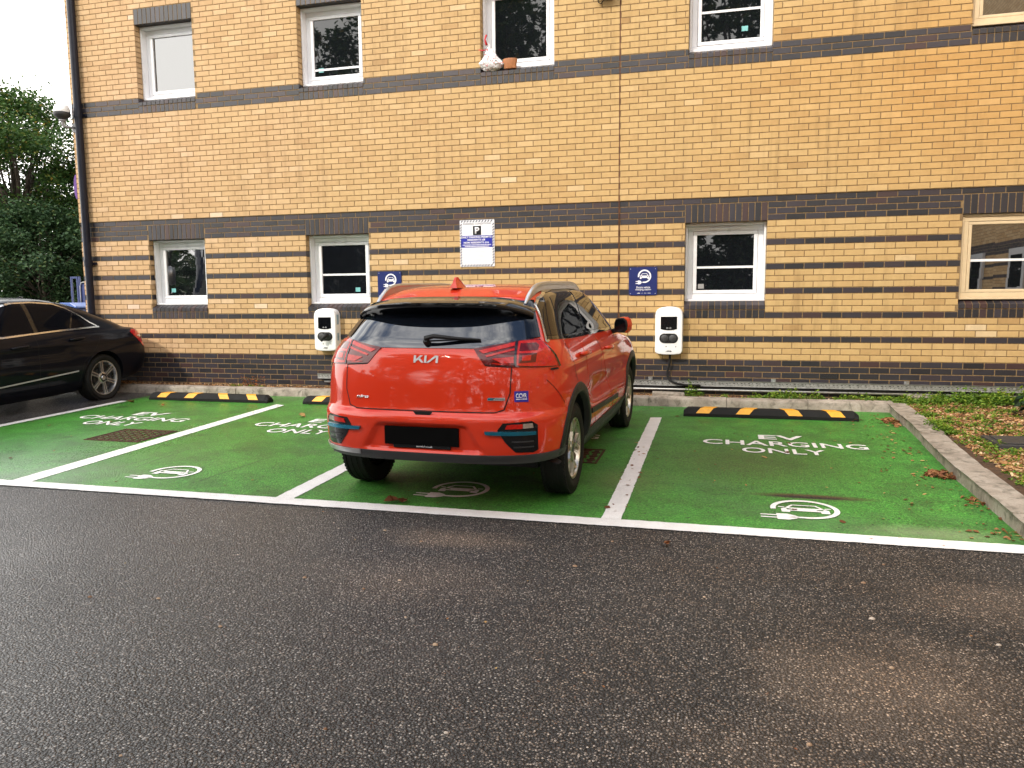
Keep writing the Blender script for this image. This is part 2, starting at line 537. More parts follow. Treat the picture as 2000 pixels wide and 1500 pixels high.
def ev_symbol(road=False):
    """plug, cable ring and car: list of polygons in a unit square"""
    P = []; cx, cy, ro, ri = .575, .545, .435, .345
    n = 36; a0, a1 = R(188), R(-88)
    if road: ri = .365
    o = arc(cx, cy, ro, a0, a1, n); i = arc(cx, cy, ri, a0, a1, n)
    for k in range(n): P.append([o[k], i[k], i[k+1], o[k+1]])
    yb0, yb1 = o[-1][1], i[-1][1]
    xe = .36 if road else .44
    P.append([(xe, yb0+.012), (o[-1][0], yb0), (i[-1][0], yb1), (xe, yb1-.012)])
    if road:
        P.append([(.20,.02),(.34,.02),(.43,.08),(.47,.13),(.47,.17),(.43,.22),(.34,.28),(.20,.28)])
        P.append([(.0,.075),(.2,.075),(.2,.115),(.0,.115)]); P.append([(.0,.185),(.2,.185),(.2,.225),(.0,.225)])
    else:
        P.append(arc(.25, .145, .125, R(-90), R(90), 14) + [(.16,.27),(.14,.25),(.14,.04),(.16,.02)])
        P.append(arc(.25, .145, .075, R(-60), R(60), 8) + [(.40,.18),(.40,.11)])
        P.append([(.0,.055),(.145,.055),(.145,.10),(.0,.10)]); P.append([(.0,.19),(.145,.19),(.145,.235),(.0,.235)])
    # car from the front: body with head lamps left open, roof outline, feet
    X = lambda x: cx + (x-.5)*.60; Y = lambda y: cy - .02 + (y-.5)*.44
    pl = lambda L: P.append([(X(x), Y(y)) for x, y in L])
    pl([(.0,.30),(1.0,.30),(1.0,.42),(.0,.42)])
    pl([(.0,.42),(.12,.42),(.12,.52),(.06,.56),(.0,.48)]); pl([(.88,.42),(1.0,.42),(1.0,.48),(.94,.56),(.88,.52)])
    pl([(.28,.42),(.72,.42),(.76,.50),(.24,.50)]); pl([(.06,.56),(.94,.56),(.86,.64),(.14,.64)])
    pl([(.24,.50),(.76,.50),(.86,.56),(.14,.56)])
    pl([(.0,.15),(.18,.15),(.18,.30),(.0,.30)]); pl([(.82,.15),(1.0,.15),(1.0,.30),(.82,.30)])
    pl([(.10,.64),(.17,.64),(.27,.90),(.21,.90)]); pl([(.83,.64),(.90,.64),(.79,.90),(.73,.90)]); pl([(.21,.90),(.79,.90),(.76,.97),(.24,.97)])
    pl([(-.06,.66),(.08,.62),(.08,.70),(-.04,.73)]); pl([(.92,.62),(1.06,.66),(1.04,.73),(.92,.70)])
    return P
# ------------------------------------------------------------------ the orange-red SUV
def paint(name, col, flake=.02, coat=1.0, rough=.5, metal=.0, dustiness=.03):
    k = NT(name); oc = k.coord()
    fl = k.noise(oc, 900, 2); dust = k.noise(oc, 5, 5)
    c = k.mix(k.maprange(fl, .4, .7, 0, flake), col, tuple(min(1, v*1.8+.02) for v in col))
    dz = k.math('MULTIPLY', k.maprange(dust, .45, .8, 0, dustiness), 1.0)
    c = k.mix(dz, c, (.25,.22,.19))
    k.set(color=c, rough=rough, metal=metal, coat=coat, coatr=k.maprange(dust, .35, .75, .035, .08), spec=.06)
    o = k.noise(oc, 2.2, 2); k.set(normal=k.bump(o, .05, .02))
    return k.mat
M['red_paint'] = paint('orange_red_paint', (.64,.036,.010))
M['car_glass'] = simple('tinted_car_glass', (.004,.005,.007), .015, var=.05, ior=1.5, spec=.42)
M['rear_glass'] = simple('rear_screen_glass', (.004,.006,.010), .012, var=.05, ior=1.95)
M['lamp_dark'] = simple('smoked_red_lens', (.11,.004,.003), .12, coat=.8, var=.25, scale=40)
M['lamp_red'] = simple('red_lens', (.52,.012,.006), .16, coat=.8, var=.18, scale=60)
M['lamp_clear'] = simple('clear_lens', (.36,.29,.24), .15, coat=1.0, var=.2, scale=60)
M['teal_metal'] = simple('teal_metal', (.02,.22,.34), .25, metal=.7, coat=.6, var=.08)
M['plate_black'] = simple('plate_black', (.003,.003,.003), .7, spec=.05)

def build_red_car():
    root = thing('suv', 'orange-red SUV with black roof spoiler parked nose to the wall in a green bay', 'car')
    bm = red_shell(); sh = Shell(bm.copy())
    AZ = .365; CEN = [(0, AZ), (2.70, AZ)]
    body = carve_arches(bm, CEN, .392, .56)
    bm_obj('body', body, [M['red_paint'], M['black_plastic']], root, angle=24)
    RP, GB, BP, GP = M['red_paint'], M['gloss_black'], M['black_plastic'], M['grey_plastic']
    rear = lambda c, n: c.y < .25 and n.y < .35
    # --- tailgate panel
    tg = [(-.60,.99),(-.592,.83),(-.555,.722),(-.50,.706),(.50,.706),(.555,.722),(.592,.83),(.60,.99),(.42,1.10),(-.42,1.10)]
    p = sh.patch(poly_planes(tg, 'rear'), .003, .004, rear)
    gate = bm_obj('tailgate', p, RP, root, angle=24)
    gap(sh, root, [(-.345,1.112),(-.43,1.008),(-.60,.996),(-.597,.83),(-.562,.722),(-.50,.703),(.50,.703),(.562,.722),(.597,.83),(.60,.996),(.43,1.008),(.345,1.112)], .007, .0042)
    # --- rear screen with its gloss black surround
    gl = [(-.335,1.116),(.335,1.116),(.728,1.178),(.690,1.24),(.605,1.42),(-.605,1.42),(-.69,1.24),(-.728,1.178)]
    p = sh.patch(poly_planes(gl, 'rear'), .004, .008, lambda c, n: c.y < -.14 and n.y < -.1)
    rw = bm_obj('rear_window', p, M['rear_glass'], root, angle=40)
    for sg in (-1, 1):     # gloss strips beside the screen
        pl = [(sg*.655,1.172),(sg*.728,1.178),(sg*.695,1.25),(sg*.612,1.42),(sg*.56,1.42),(sg*.60,1.31)]
        p = sh.patch(poly_planes(pl, 'rear'), .008, .008, lambda c, n: c.y < -.08)
        bm_obj('pillar_trim', p, M['car_glass'], root, angle=40)
    # wiper
    mb = MB()
    h0, n0 = sh.rear(.0, 1.150); h1, n1 = sh.rear(.375, 1.163); hm, nm = sh.rear(.21, 1.165)
    mb.lathe([(0,.024),(.03,.024),(.042,.016),(.046,0)], 20, 'z')
    for i in range(len(mb.v)):
        mb.v[i] = tuple(frame_on(h0, n0) @ Vector(mb.v[i]))
    mb.tube([h0+n0*.038+Vector((-.005,0,.012)), h0+n0*.045+Vector((.06,0,.024)), hm+n0*.035, h1+n1*.022], [.017,.016,.011,.004], 8)
    mb.tube([h0+n0*.028+Vector((.03,0,.0)), hm+nm*.014, h1+n1*.010], .006, 6)
    mb.build('wiper', BP, rw, smooth=True, autosmooth=40)
    # --- roof spoiler
    mb = MB(); rows = []
    N = 40
    for i in range(N+1):
        u = -1+2*i/N; x = u*.665; a = abs(u)
        te_y = -.575 + .235*a**3.0; te_z = 1.416 - .022*a*a - .062*a**6
        def top(y):
            h, n = sh.cast((x*.90, y, 3), (0,0,-1)); return h
        hA = top(-.26 + .06*a**3); hB = top(-.33 + .07*a**3)
        if hA is None: hA = Vector((x*.93, -.2, 1.40))
        if hB is None: hB = hA.copy()
        hu, _ = sh.rear(x*.985, 1.345-.065*a**4)
        if hu is None: hu = Vector((x*.97, -.35, 1.33))
        rows.append([hA+Vector((0,.0,.001)), hB+Vector((0,-.01,.009)), Vector((x, te_y+.09, te_z+.030)), Vector((x, te_y+.006, te_z+.004)), Vector((x, te_y+.003, te_z-.006)), Vector((x, te_y+.006, te_z-.026)), Vector((x*.985, te_y+.05, te_z-.046)), hu+Vector((0,.004,0))])
    vs = [p for r in rows for p in r]; K = len(rows[0]); fs = []
    for i in range(N):
        for j in range(K-1): fs.append((i*K+j, (i+1)*K+j, (i+1)*K+j+1, i*K+j+1))
    fs.append(tuple(range(K))); fs.append(tuple(N*K+j for j in range(K))[::-1])
    mb.add(vs, fs)
    sp = mb.build('spoiler', GB, root, smooth=True, autosmooth=50, recalc=True)
    mb = MB()
    mb.box(-.16, .16, -.545, -.535, 1.380, 1.387)
    mb.build('brake_light', M['lamp_dark'], sp)
    # --- tail lamps
    for sg in (-1, 1):
        f = lambda pts: [(sg*x, z) for x, z in pts]
        kp = lambda c, n: c.y < -.30 and c.x*sg > .2
        endp = [((0,-.430,1.02), (0, 1, -.55*0))]
        out = [(.338,1.114),(.425,1.008),(.62,.998),(.95,.974),(.95,1.06),(.735,1.165),(.69,1.168),(.60,1.158)]
        p = sh.patch(poly_planes(f(out), 'rear')+endp, .008, .012, kp)
        tl = bm_obj('taillight', p, M['lamp_dark'], root, angle=40)
        def seg(pts, m, off, nm='lens', e=endp):
            p = sh.patch(poly_planes(f(pts), 'rear')+e, off, .004, kp)
            if p.faces: bm_obj(nm, p, m, tl, angle=40)
        seg([(.375,1.100),(.595,1.150),(.597,1.128),(.41,1.082)], M['lamp_red'], .0115)
        seg([(.425,1.070),(.600,1.112),(.602,1.100),(.435,1.060)], M['lamp_red'], .0115)
        seg([(.47,1.050),(.604,1.062),(.608,1.020),(.54,1.018)], M['lamp_red'], .0115)
        seg([(.44,1.028),(.50,1.014),(.61,1.008),(.61,1.014),(.50,1.021)], M['lamp_red'], .0115)
        seg([(.616,1.155),(.70,1.160),(.735,1.156),(.95,1.06),(.95,.982),(.628,1.005)], M['lamp_red'], .0115)
        seg([(.630,1.140),(.715,1.142),(.735,1.125),(.735,1.095),(.632,1.092)], M['lamp_dark'], .0128)
        seg([(.634,1.080),(.735,1.078),(.735,1.022),(.638,1.018)], M['lamp_dark'], .0128)
        seg([(.655,1.066),(.705,1.066),(.705,1.034),(.655,1.034)], M['lamp_red'], .0140)
        seg([(.745,1.072),(.775,1.066),(.775,1.025),(.745,1.026)], M['lamp_red'], .0132)
        seg([(.60,1.156),(.609,1.157),(.624,1.000),(.614,1.000)], GB, .0125, 'divider')
        # black edging behind the lamp
        mb = MB()
        sh.ribbon(mb, [(-.442,1.16),(-.428,1.12),(-.412,1.06),(-.405,.985)], .020, .010, 'side', .02, sg)
        sh.ribbon(mb, [(-.43,.972),(-.50,.972)], .012, .010, 'side', .02, sg)
        mb.build('lamp_seal', GB, tl, recalc=True)
    # --- bumper pockets
    for sg in (-1, 1):
        f = lambda pts: [(sg*x, z) for x, z in pts]
        kp = lambda c, n: c.y < -.30
        pk = [(.565,.640),(.74,.650),(.772,.622),(.772,.455),(.745,.440),(.62,.446),(.578,.515),(.520,.580)]
        p = sh.patch(poly_planes(f(pk), 'rear'), .004, .006, kp)
        pocket = bm_obj('bumper_vent', p, GB, root, angle=40)
        def seg(pts, m, off, nm, th=.004):
            p = sh.patch(poly_planes(f(pts), 'rear'), off, th, kp)
            if p.faces: bm_obj(nm, p, m, pocket, angle=40)
        seg([(.592,.630),(.685,.634),(.685,.603),(.578,.602)], M['lamp_red'], .010, 'reflector')
        seg([(.688,.634),(.742,.636),(.746,.606),(.688,.604)], M['lamp_clear'], .010, 'reversing_light')
        seg([(.448,.588),(.60,.586),(.758,.582),(.758,.560),(.60,.560),(.455,.566)], M['teal_metal'], .018, 'trim_bar', .02)
        seg([(.62,.520),(.748,.520),(.748,.512),(.62,.512)], GP, .009, 'slat'); seg([(.63,.484),(.748,.484),(.748,.476),(.63,.476)], GP, .009, 'slat')
    # --- lower black valance, sills, arch lips, door strips
    p = sh.patch([((0,0,.425),(0,0,1)), ((0,-.33,0),(0,1,0)), ((0,0,.366),(0,0,-1))], .007, .012, lambda c, n: c.y < -.2)
    val = bm_obj('valance', p, GP, root, angle=30)
    p = sh.patch([((0,0,.425),(0,0,1)), ((0,0,.405),(0,0,-1)), ((.46,0,0),(-1,0,0)) , ((0,-.36,0),(0,1,0))], .012, .006, lambda c, n: c.y < -.3 and c.x > 0)
    bm_obj('valance_trim', p, M['grey_plastic'], val)
    p = sh.patch([((0,0,.425),(0,0,1)), ((0,0,.395),(0,0,-1)), ((-.46,0,0),(1,0,0)), ((0,-.36,0),(0,1,0))], .012, .006, lambda c, n: c.y < -.3 and c.x < 0)
    bm_obj('valance_trim', p, M['silver'], val)  # silver stands for sky reflected in dark plastic, put into the colour
    for sg in (-1, 1):
        p = sh.patch([((0,0,.405),(0,0,1)), ((0,.40,0),(0,-1,0)), ((0,2.30,0),(0,1,0)), ((0,0,.21),(0,0,-1))], .010, .015, lambda c, n: c.x*sg > .5)
        bm_obj('sill', p, BP, root, angle=30)
        for cy, a0, a1 in ((0, -22, 186), (2.70, -6, 202)):
            mb = MB(); arch_trim(sh, mb, cy, AZ, .388, .463, sg, R(a0), R(a1), zmin=.26)
            mb.build('wheel_arch', BP, root, smooth=True, autosmooth=35, recalc=True)
    # --- doors, handles, side windows
    DL = [(-.375,1.166),(-.305,1.243),(-.163,1.362),(-.06,1.406),(.127,1.450),(.50,1.474),(.95,1.474),(1.30,1.445),(1.58,1.36),(1.98,1.075),(1.471,1.082),(.61,1.128),(-.09,1.160)]
    def grow(pts, d):
        cx = sum(p[0] for p in pts)/len(pts); cy = sum(p[1] for p in pts)/len(pts)
        return [(p[0]+d*(1 if p[0] > cx else -1)*(1.0 if abs(p[0]-cx) > .6 else .3), p[1]+d*(1 if p[1] > cy else -1)*.9) for p in pts]
    for sg in (-1, 1):
        kp = lambda c, n: c.x*sg > .35
        p = sh.patch(poly_planes(grow(DL, .022), 'side'), .004, .006, kp)
        wf = bm_obj('window_surround', p, GB, root, angle=40)
        q0 = [(.085,1.455),(-.185,1.16)]; b0 = [(.83,1.49),(.575,1.12)]
        def cut(line, side, g):    # plane through a slanted line in (y, z)
            (y0,z0),(y1,z1) = line; n = Vector((0, (z0-z1), -(y0-y1))); n = n if side > 0 else -n
            return ((0, y0, z0), n) if True else None
        base = poly_planes(grow(DL, -.006), 'side')
        d1 = lambda line, dy: [(y+dy, z) for y, z in line]
        for nm, extra in (('quarter_window', [cut(d1(q0,-.028), 1, 0)]), ('rear_side_window', [cut(d1(q0,.028), -1, 0), cut(d1(b0,-.05), 1, 0)]), ('front_side_window', [cut(d1(b0,.05), -1, 0)])):
            p = sh.patch(base+extra, .0075, .003, kp)
            if p.faces: bm_obj('side_window', p, M['car_glass'], root, angle=40)
        mb = MB()     # bright strip round the glass
        sh.ribbon(mb, grow(DL, .026)[:9], .012, .0085, 'side', .02, sg)
        sh.ribbon(mb, [grow(DL,.026)[0], (-.36,1.154)], .012, .0085, 'side', .02, sg)
        mb.build('window_trim', M['chrome'], root, recalc=True)
        rd = [(-.15,1.14),(-.145,1.05),(-.076,.905),(-.03,.845),(.30,.70),(.45,.56),(.47,.42),(.92,.41),(.905,1.02),(.82,1.11)]
        fd = [(.825,1.105),(.912,1.02),(.927,.41),(2.12,.41),(2.16,.70),(2.10,1.05),(1.98,1.06)]
        for nm, pts in (('rear_door', [(-.15,1.14),(-.145,1.05),(-.076,.905),(.42,.60),(.47,.42),(.92,.41),(.905,1.02),(.82,1.11)]), ('front_door', fd)):
            p = sh.patch(poly_planes(pts, 'side'), .002, .003, kp)
            door = bm_obj('door', p, RP, root, angle=24)
            hy = .13 if nm == 'rear_door' else 1.08; hz = 1.020 if nm == 'rear_door' else .985
            h0, n0 = sh.side(hy, hz, sg); h1, n1 = sh.side(hy+.23, hz-.006, sg)
            mb = MB(); o = Vector((sg*.034, 0, 0)); i = Vector((sg*.0, 0, 0)); k = (h1-h0)
            mb.tube([h0+i, h0+o*.8+k*.06, h0+o+k*.2, h0+o*1.08+k*.5, h0+o+k*.8, h0+o*.8+k*.94, h1+i], [.012,.016,.018,.019,.018,.016,.012], 10)
            mb.build('handle', RP, door, smooth=True)
        gap(sh, root, [(-.15,1.14),(-.145,1.05),(-.076,.905),(-.035,.84)], .007, .003, 'side', .02, sg)
        gap(sh, root, [(.82,1.11),(.908,1.02),(.923,.41)], .007, .0035, 'side', .02, sg)
        gap(sh, root, [(2.10,1.05),(2.16,.72),(2.13,.41)], .007, .0035, 'side', .02, sg)
        gap(sh, root, [(-.54,.905),(-.38,.73)], .004, .003, 'side', .02, sg)
        p = sh.patch(poly_planes([(.46,.560),(.46,.520),(1.72,.470),(1.72,.508)], 'side'), .014, .012, kp)
        bm_obj('side_moulding', p, BP, root, angle=30)
        # mirror
        mb = MB(); X0 = .845; MS = .72
        prof = [(0,.0),(.0,.09),(.02,.13),(.06,.145),(.13,.145),(.175,.12),(.19,.07),(.18,.02),(.14,-.015),(.05,-.012)]
        vs = []; n = len(prof)
        for k, (yy, s2, so_) in enumerate(((1.66,.84,0),(1.675,.92,.004),(1.74,1.0,.030),(1.80,.84,.030),(1.825,.5,.02))):
            for px, pz in prof: vs.append((sg*(X0+.03+(px-.09)*s2*MS+.07+so_), yy, 1.105+(pz-.06)*s2*.95+.035))
        fs = [tuple(range(n))]
        for r in range(4):
            for k in range(n): fs.append((r*n+k, r*n+(k+1)%n, (r+1)*n+(k+1)%n, (r+1)*n+k))
        fs.append(tuple(4*n+k for k in range(n))[::-1])
        ms = [0]
        mb.add(vs, fs); mb.m = [1 if (i == 0 or i < 1+n) else 0 for i in range(len(fs))]
        mi = mb.build('mirror', [RP, BP], root, smooth=True, autosmooth=40, recalc=True)
        mb = MB(); mb.prism([(sg*(X0+.03+(px-.09)*.74*MS+.07), 1.105+(pz-.06)*.72+.035) for px, pz in prof], -1.657, -1.652, M=Matrix(((1,0,0,0),(0,0,-1,0),(0,1,0,0),(0,0,0,1))))
        mb.build('mirror_glass', M['car_glass'], mi, recalc=True)
        mb = MB(); mb.tube([(sg*.86,1.72,1.085),(sg*.92,1.71,1.10)], .022, 8); mb.build('mirror_arm', BP, mi, smooth=True)
        # roof rail
        pts = []; 
        for i in range(25):
            u = i/24; y = -.24 + 1.86*u; x = sg*(.575 + .02*math.sin(PI*u))
            h, n0 = sh.cast((x, y, 3), (0,0,-1)); lift = .048*min(1, math.sin(PI*min(u,1-u)*3.2) if min(u,1-u) < .156 else 1) 
            pts.append(Vector((x, y, (h.z if h else 1.40)+lift)))
        mb = MB(); mb.tube(pts, [.010]+[.017]*23+[.010], 10)
        for i in range(len(pts)-1):
            a, b = pts[i], pts[i+1]
            for xo in (-.012, .012):
                mb.quad(a+Vector((xo,0,0)), b+Vector((xo,0,0)), b+Vector((xo,0,-.045)), a+Vector((xo,0,-.045)))
        mb.build('roof_rail', M['silver'], root, smooth=True, autosmooth=50)
        sh_top = None
    mb = MB(); mb.prism([(-.065,0),(.075,0),(.055,.022),(-.045,.022)], 0, .006, M=Matrix(((1,0,0,.01),(0,0,1,-.792),(0,-1,0,.703),(0,0,0,1))))
    mb.build('tailgate_grip', M['rubber'], root, recalc=True)
    # fin aerial
    mb = MB(); h, _ = sh.cast((.0, .0, 3), (0,0,-1)); z0 = h.z-.004
    sec = [(-.135,.036,.0),(-.10,.03,.055),(-.075,.016,.094),(-.04,.010,.085),(.02,.012,.050),(.085,.012,.020),(.12,.004,.0)]
    vs = []; fs = []
    base = [(-.14,.036),(-.05,.040),(.06,.030),(.13,.006)]
    ring = lambda z, sc, sh_: [(sg2*w*sc, y*sc2+sh_, z) for sg2, sc2, (y, w) in []]
    lv = [(0,1,0,1),(.012,.86,0,.96),(.04,.48,-.02,.72),(.07,.30,-.045,.45),(.094,.18,-.062,.20)]
    pl = [(-.14,-.03),(-.14,.03),(-.04,.042),(.06,.030),(.13,.004),(.13,-.004),(.06,-.030),(-.04,-.042)]
    for z, sx, sy, sl in lv:
        for y, x in pl: vs.append((x*sx, y*sl+sy, z0+z*.86))
    n = len(pl)
    for r in range(len(lv)-1):
        for k in range(n): fs.append((r*n+k, r*n+(k+1)%n, (r+1)*n+(k+1)%n, (r+1)*n+k))
    fs.append(tuple((len(lv)-1)*n+k for k in range(n)))
    mb.add(vs, fs); mb.build('aerial', RP, root, smooth=True, autosmooth=50, recalc=True)
    # white strip lying along the sun roof edge
    # --- number plate, badges, sticker
    h, n = sh.rear(0, .535)
    mb = MB(); pl = mb.box(-.268, .268, -.012, .0, -.062, .062)
    mb.build('number_plate', M['plate_black'], root).matrix_local = Matrix.Translation((0, h.y-.004, .536))
    mb = MB(); mb.prism([(-.205,0),(.205,0),(.21,.03),(-.21,.03)], 0, .008, M=Matrix(((1,0,0,0),(0,0,1,h.y-.010),(0,1,0,.452),(0,0,0,1))))
    ph = mb.build('plate_holder', GB, root, recalc=True)
    b = text_mesh('norwich.co.uk', w=.115, h=.013, extrude=.001)
    o = bm_obj('holder_print', b, M['white_print'], ph, smooth=False); o.matrix_local = frame_on(Vector((.02, h.y-.0115, .466)), Vector((0,-1,0)))
    def badge(name, bm_, x, z, mat, parent, up=.004):
        h, n = sh.rear(x, z)
        o = bm_obj(name, bm_, mat, parent, smooth=False); o.matrix_local = frame_on(h+n*up, n); return o
    # maker's emblem: five slanted strokes
    L = [[(0,0),(.10,0),(.10,.40),(.28,.56),(.44,.0+.0),(.60,0),(.40,.66),(.28,.66),(.60,1),(.44,1),(.10,.56),(.10,1),(0,1)]]
    strokes = [ [(0,0),(.075,0),(.075,1),(0,1)], [(.075,.36),(.075,.18),(.335,1),(.245,1)], [(.16,.52),(.19,.68),(.36,0),(.275,0)],
                [(.375,0),(.46,0),(.46,1),(.375,1)] , [(.46,1),(.46,.72),(.62,0),(.70,0),(.70,.0),(.545,1)] ]
    strokes = [ [(0,0),(.085,0),(.085,1),(0,1)], [(.085,.42),(.085,.12),(.36,.99),(.36,1),(.25,1)], [(.17,.50),(.235,.72),(.42,0),(.33,0)],
                [(.44,0),(.525,0),(.525,1),(.44,1)], [(.525,0),(.625,0),(.915,.80),(.915,1),(.86,1)], [(.915,1),(.915,0),(1,0),(1,1)] ]
    badge('emblem', polys_mesh([[( (x-.5)*.176, (z-.5)*.050) for x, z in s_] for s_ in strokes], .004), .012, 1.045, M['silver'], gate)
    badge('model_badge', text_mesh('niro', w=.105, h=.024, extrude=.003, shear=.35, bold=.02), -.455, .785, M['chrome'], gate)
    eb = MB(); eb.prism([(-.058,-.009),(.052,-.009),(.058,-.003),(.058,.009),(-.052,.009),(-.058,.003)], 0, .004)
    me = eb.build('eco_badge', M['silver'], gate); h, n = sh.rear(.51, .792); me.matrix_local = frame_on(h+n*.004, n)
    eb = MB(); eb.prism([(-.056,-.007),(-.022,-.007),(-.006,.0075),(-.050,.0075),(-.056,.003)], .004, .005)
    o = eb.build('eco_badge', M['teal_metal'], gate); o.matrix_local = frame_on(h+n*.004, n)
    b = text_mesh('electric', w=.06, h=.010, extrude=.0006, shear=.2); o = bm_obj('badge_print', b, M['black_print'], gate, smooth=False); o.matrix_local = frame_on(h+n*.0083, n) @ Matrix.Translation((.022,0,0))
    st = [(.622,.842),(.706,.842),(.709,.770),(.624,.772)]
    p = sh.patch(poly_planes(st, 'rear'), .0018, .001, rear)
    stk = bm_obj('sticker', p, simple('sticker_blue', (.02,.02,.30), .3), root)
    h, n = sh.rear(.6655, .812); b = text_mesh('CCVR', w=.074, h=.030, extrude=.0003, bold=.022, spacing=1.0); o = bm_obj('sticker_print', b, M['white_print'], stk, smooth=False); o.matrix_local = frame_on(h+n*.0026, n)
    for x0_, x1_ in ((.634,.660),(.662,.668),(.670,.684),(.686,.700)):
        p = sh.patch(poly_planes([(x0_,.792),(x1_,.792),(x1_,.787),(x0_,.787)], 'rear'), .0028, .0006, rear); bm_obj('sticker_print', p, M['white_print'], stk)
    # parking sensors
    for x in (-.40, .415):
        h, n = sh.rear(x, .592); d = MB(); d.lathe([(0,.010),(.002,.010),(.0022,.0)], 16, 'z'); fm = frame_on(h, n)
        d.v = [tuple(fm @ Vector(q)) for q in d.v]; d.build('parking_sensor', RP, root)
    # --- front (faces the wall): screen, lamps, grille
    p = sh.patch([((0,0,1.13),(0,0,-1)), ((0,0,1.46),(0,0,1)), ((.60,0,0),(1,0,0)), ((-.60,0,0),(-1,0,0))], .004, .006, lambda c, n: c.y > 1.2 and n.y > .2)
    bm_obj('windscreen', p, M['car_glass'], root, angle=40)
    for sg in (-1, 1):
        pts = [(sg*.50,.80),(sg*.84,.86),(sg*.86,.76),(sg*.52,.72)]
        p = sh.patch(poly_planes(pts, 'rear'), .005, .006, lambda c, n: c.y > 2.5)
        bm_obj('headlight', p, M['lamp_clear'], root, angle=40)
    p = sh.patch(poly_planes([(-.45,.74),(.45,.74),(.40,.66),(-.40,.66)], 'rear'), .004, .006, lambda c, n: c.y > 2.5)
    bm_obj('grille', p, GB, root, angle=40)
    # wheels
    for y in (0, 2.70):
        for sg in (-1, 1):
            wheel(root, 'wheel', (sg*.785, y, .333), sg, r=.333, w=.208, rim=.226)
    mb = MB(); mb.box(-.62, .62, -.1, 3.0, .19, .24); mb.box(-.56,.56,-.05,.05,.27,.33)
    mb.build('underbody', BP, root)
    # stand on the sloping ground
    yaw = R(2.0); t = math.atan(SL)
    F = Vector((math.sin(yaw), math.cos(yaw), math.cos(yaw)*SL)).normalized()
    Rv = Vector((math.cos(yaw), -math.sin(yaw), -math.sin(yaw)*SL)).normalized(); U = Rv.cross(F)
    mt = Matrix((Rv, F, U)).transposed().to_4x4(); mt.translation = Vector((2.872, -4.544, GZ(-4.544)+.004))
    root.matrix_world = mt
    return root
# ------------------------------------------------------------------ the black saloon
BT = [(.17,.30,3.2,.80),(.22,-.55,3.55,.84),(.28,-.93,3.66,.868),(.36,-1.05,3.70,.89),(.46,-1.105,3.72,.912),(.57,-1.13,3.72,.922),(.66,-1.128,3.70,.924),(.74,-1.105,3.66,.921),(.80,-1.085,3.58,.914),
 (.86,-1.068,3.35,.905),(.90,-1.052,3.10,.893),(.93,-1.038,2.86,.880),(.955,-1.020,2.62,.866),(.975,-.99,2.36,.850),(.988,-.90,2.20,.836),(1.00,-.82,2.12,.825),(1.03,-.755,2.04,.806),(1.07,-.67,1.96,.787),
 (1.15,-.47,1.83,.752),(1.25,-.22,1.66,.706),(1.33,.01,1.51,.664),(1.38,.20,1.40,.628),(1.415,.40,1.27,.58),(1.44,.58,1.14,.50),(1.455,.72,1.03,.38),(1.462,.82,.95,.22),(1.464,.89,.90,.05)]
M['black_paint'] = paint('black_paint', (.0035,.0042,.0085), .01, .28, .4, dustiness=.003)
M['dull_trim'] = simple('dull_trim', (.42,.42,.44), .45, var=.06)
M['red_tail'] = simple('tail_lens', (.50,.012,.012), .15, coat=1.0, var=.15, scale=50)
M['milky_lens'] = simple('milky_lens', (.62,.55,.45), .2, coat=.8, var=.1, scale=50)
M['dark_glass'] = simple('privacy_glass', (.004,.0045,.007), .05, var=.05, ior=1.16)
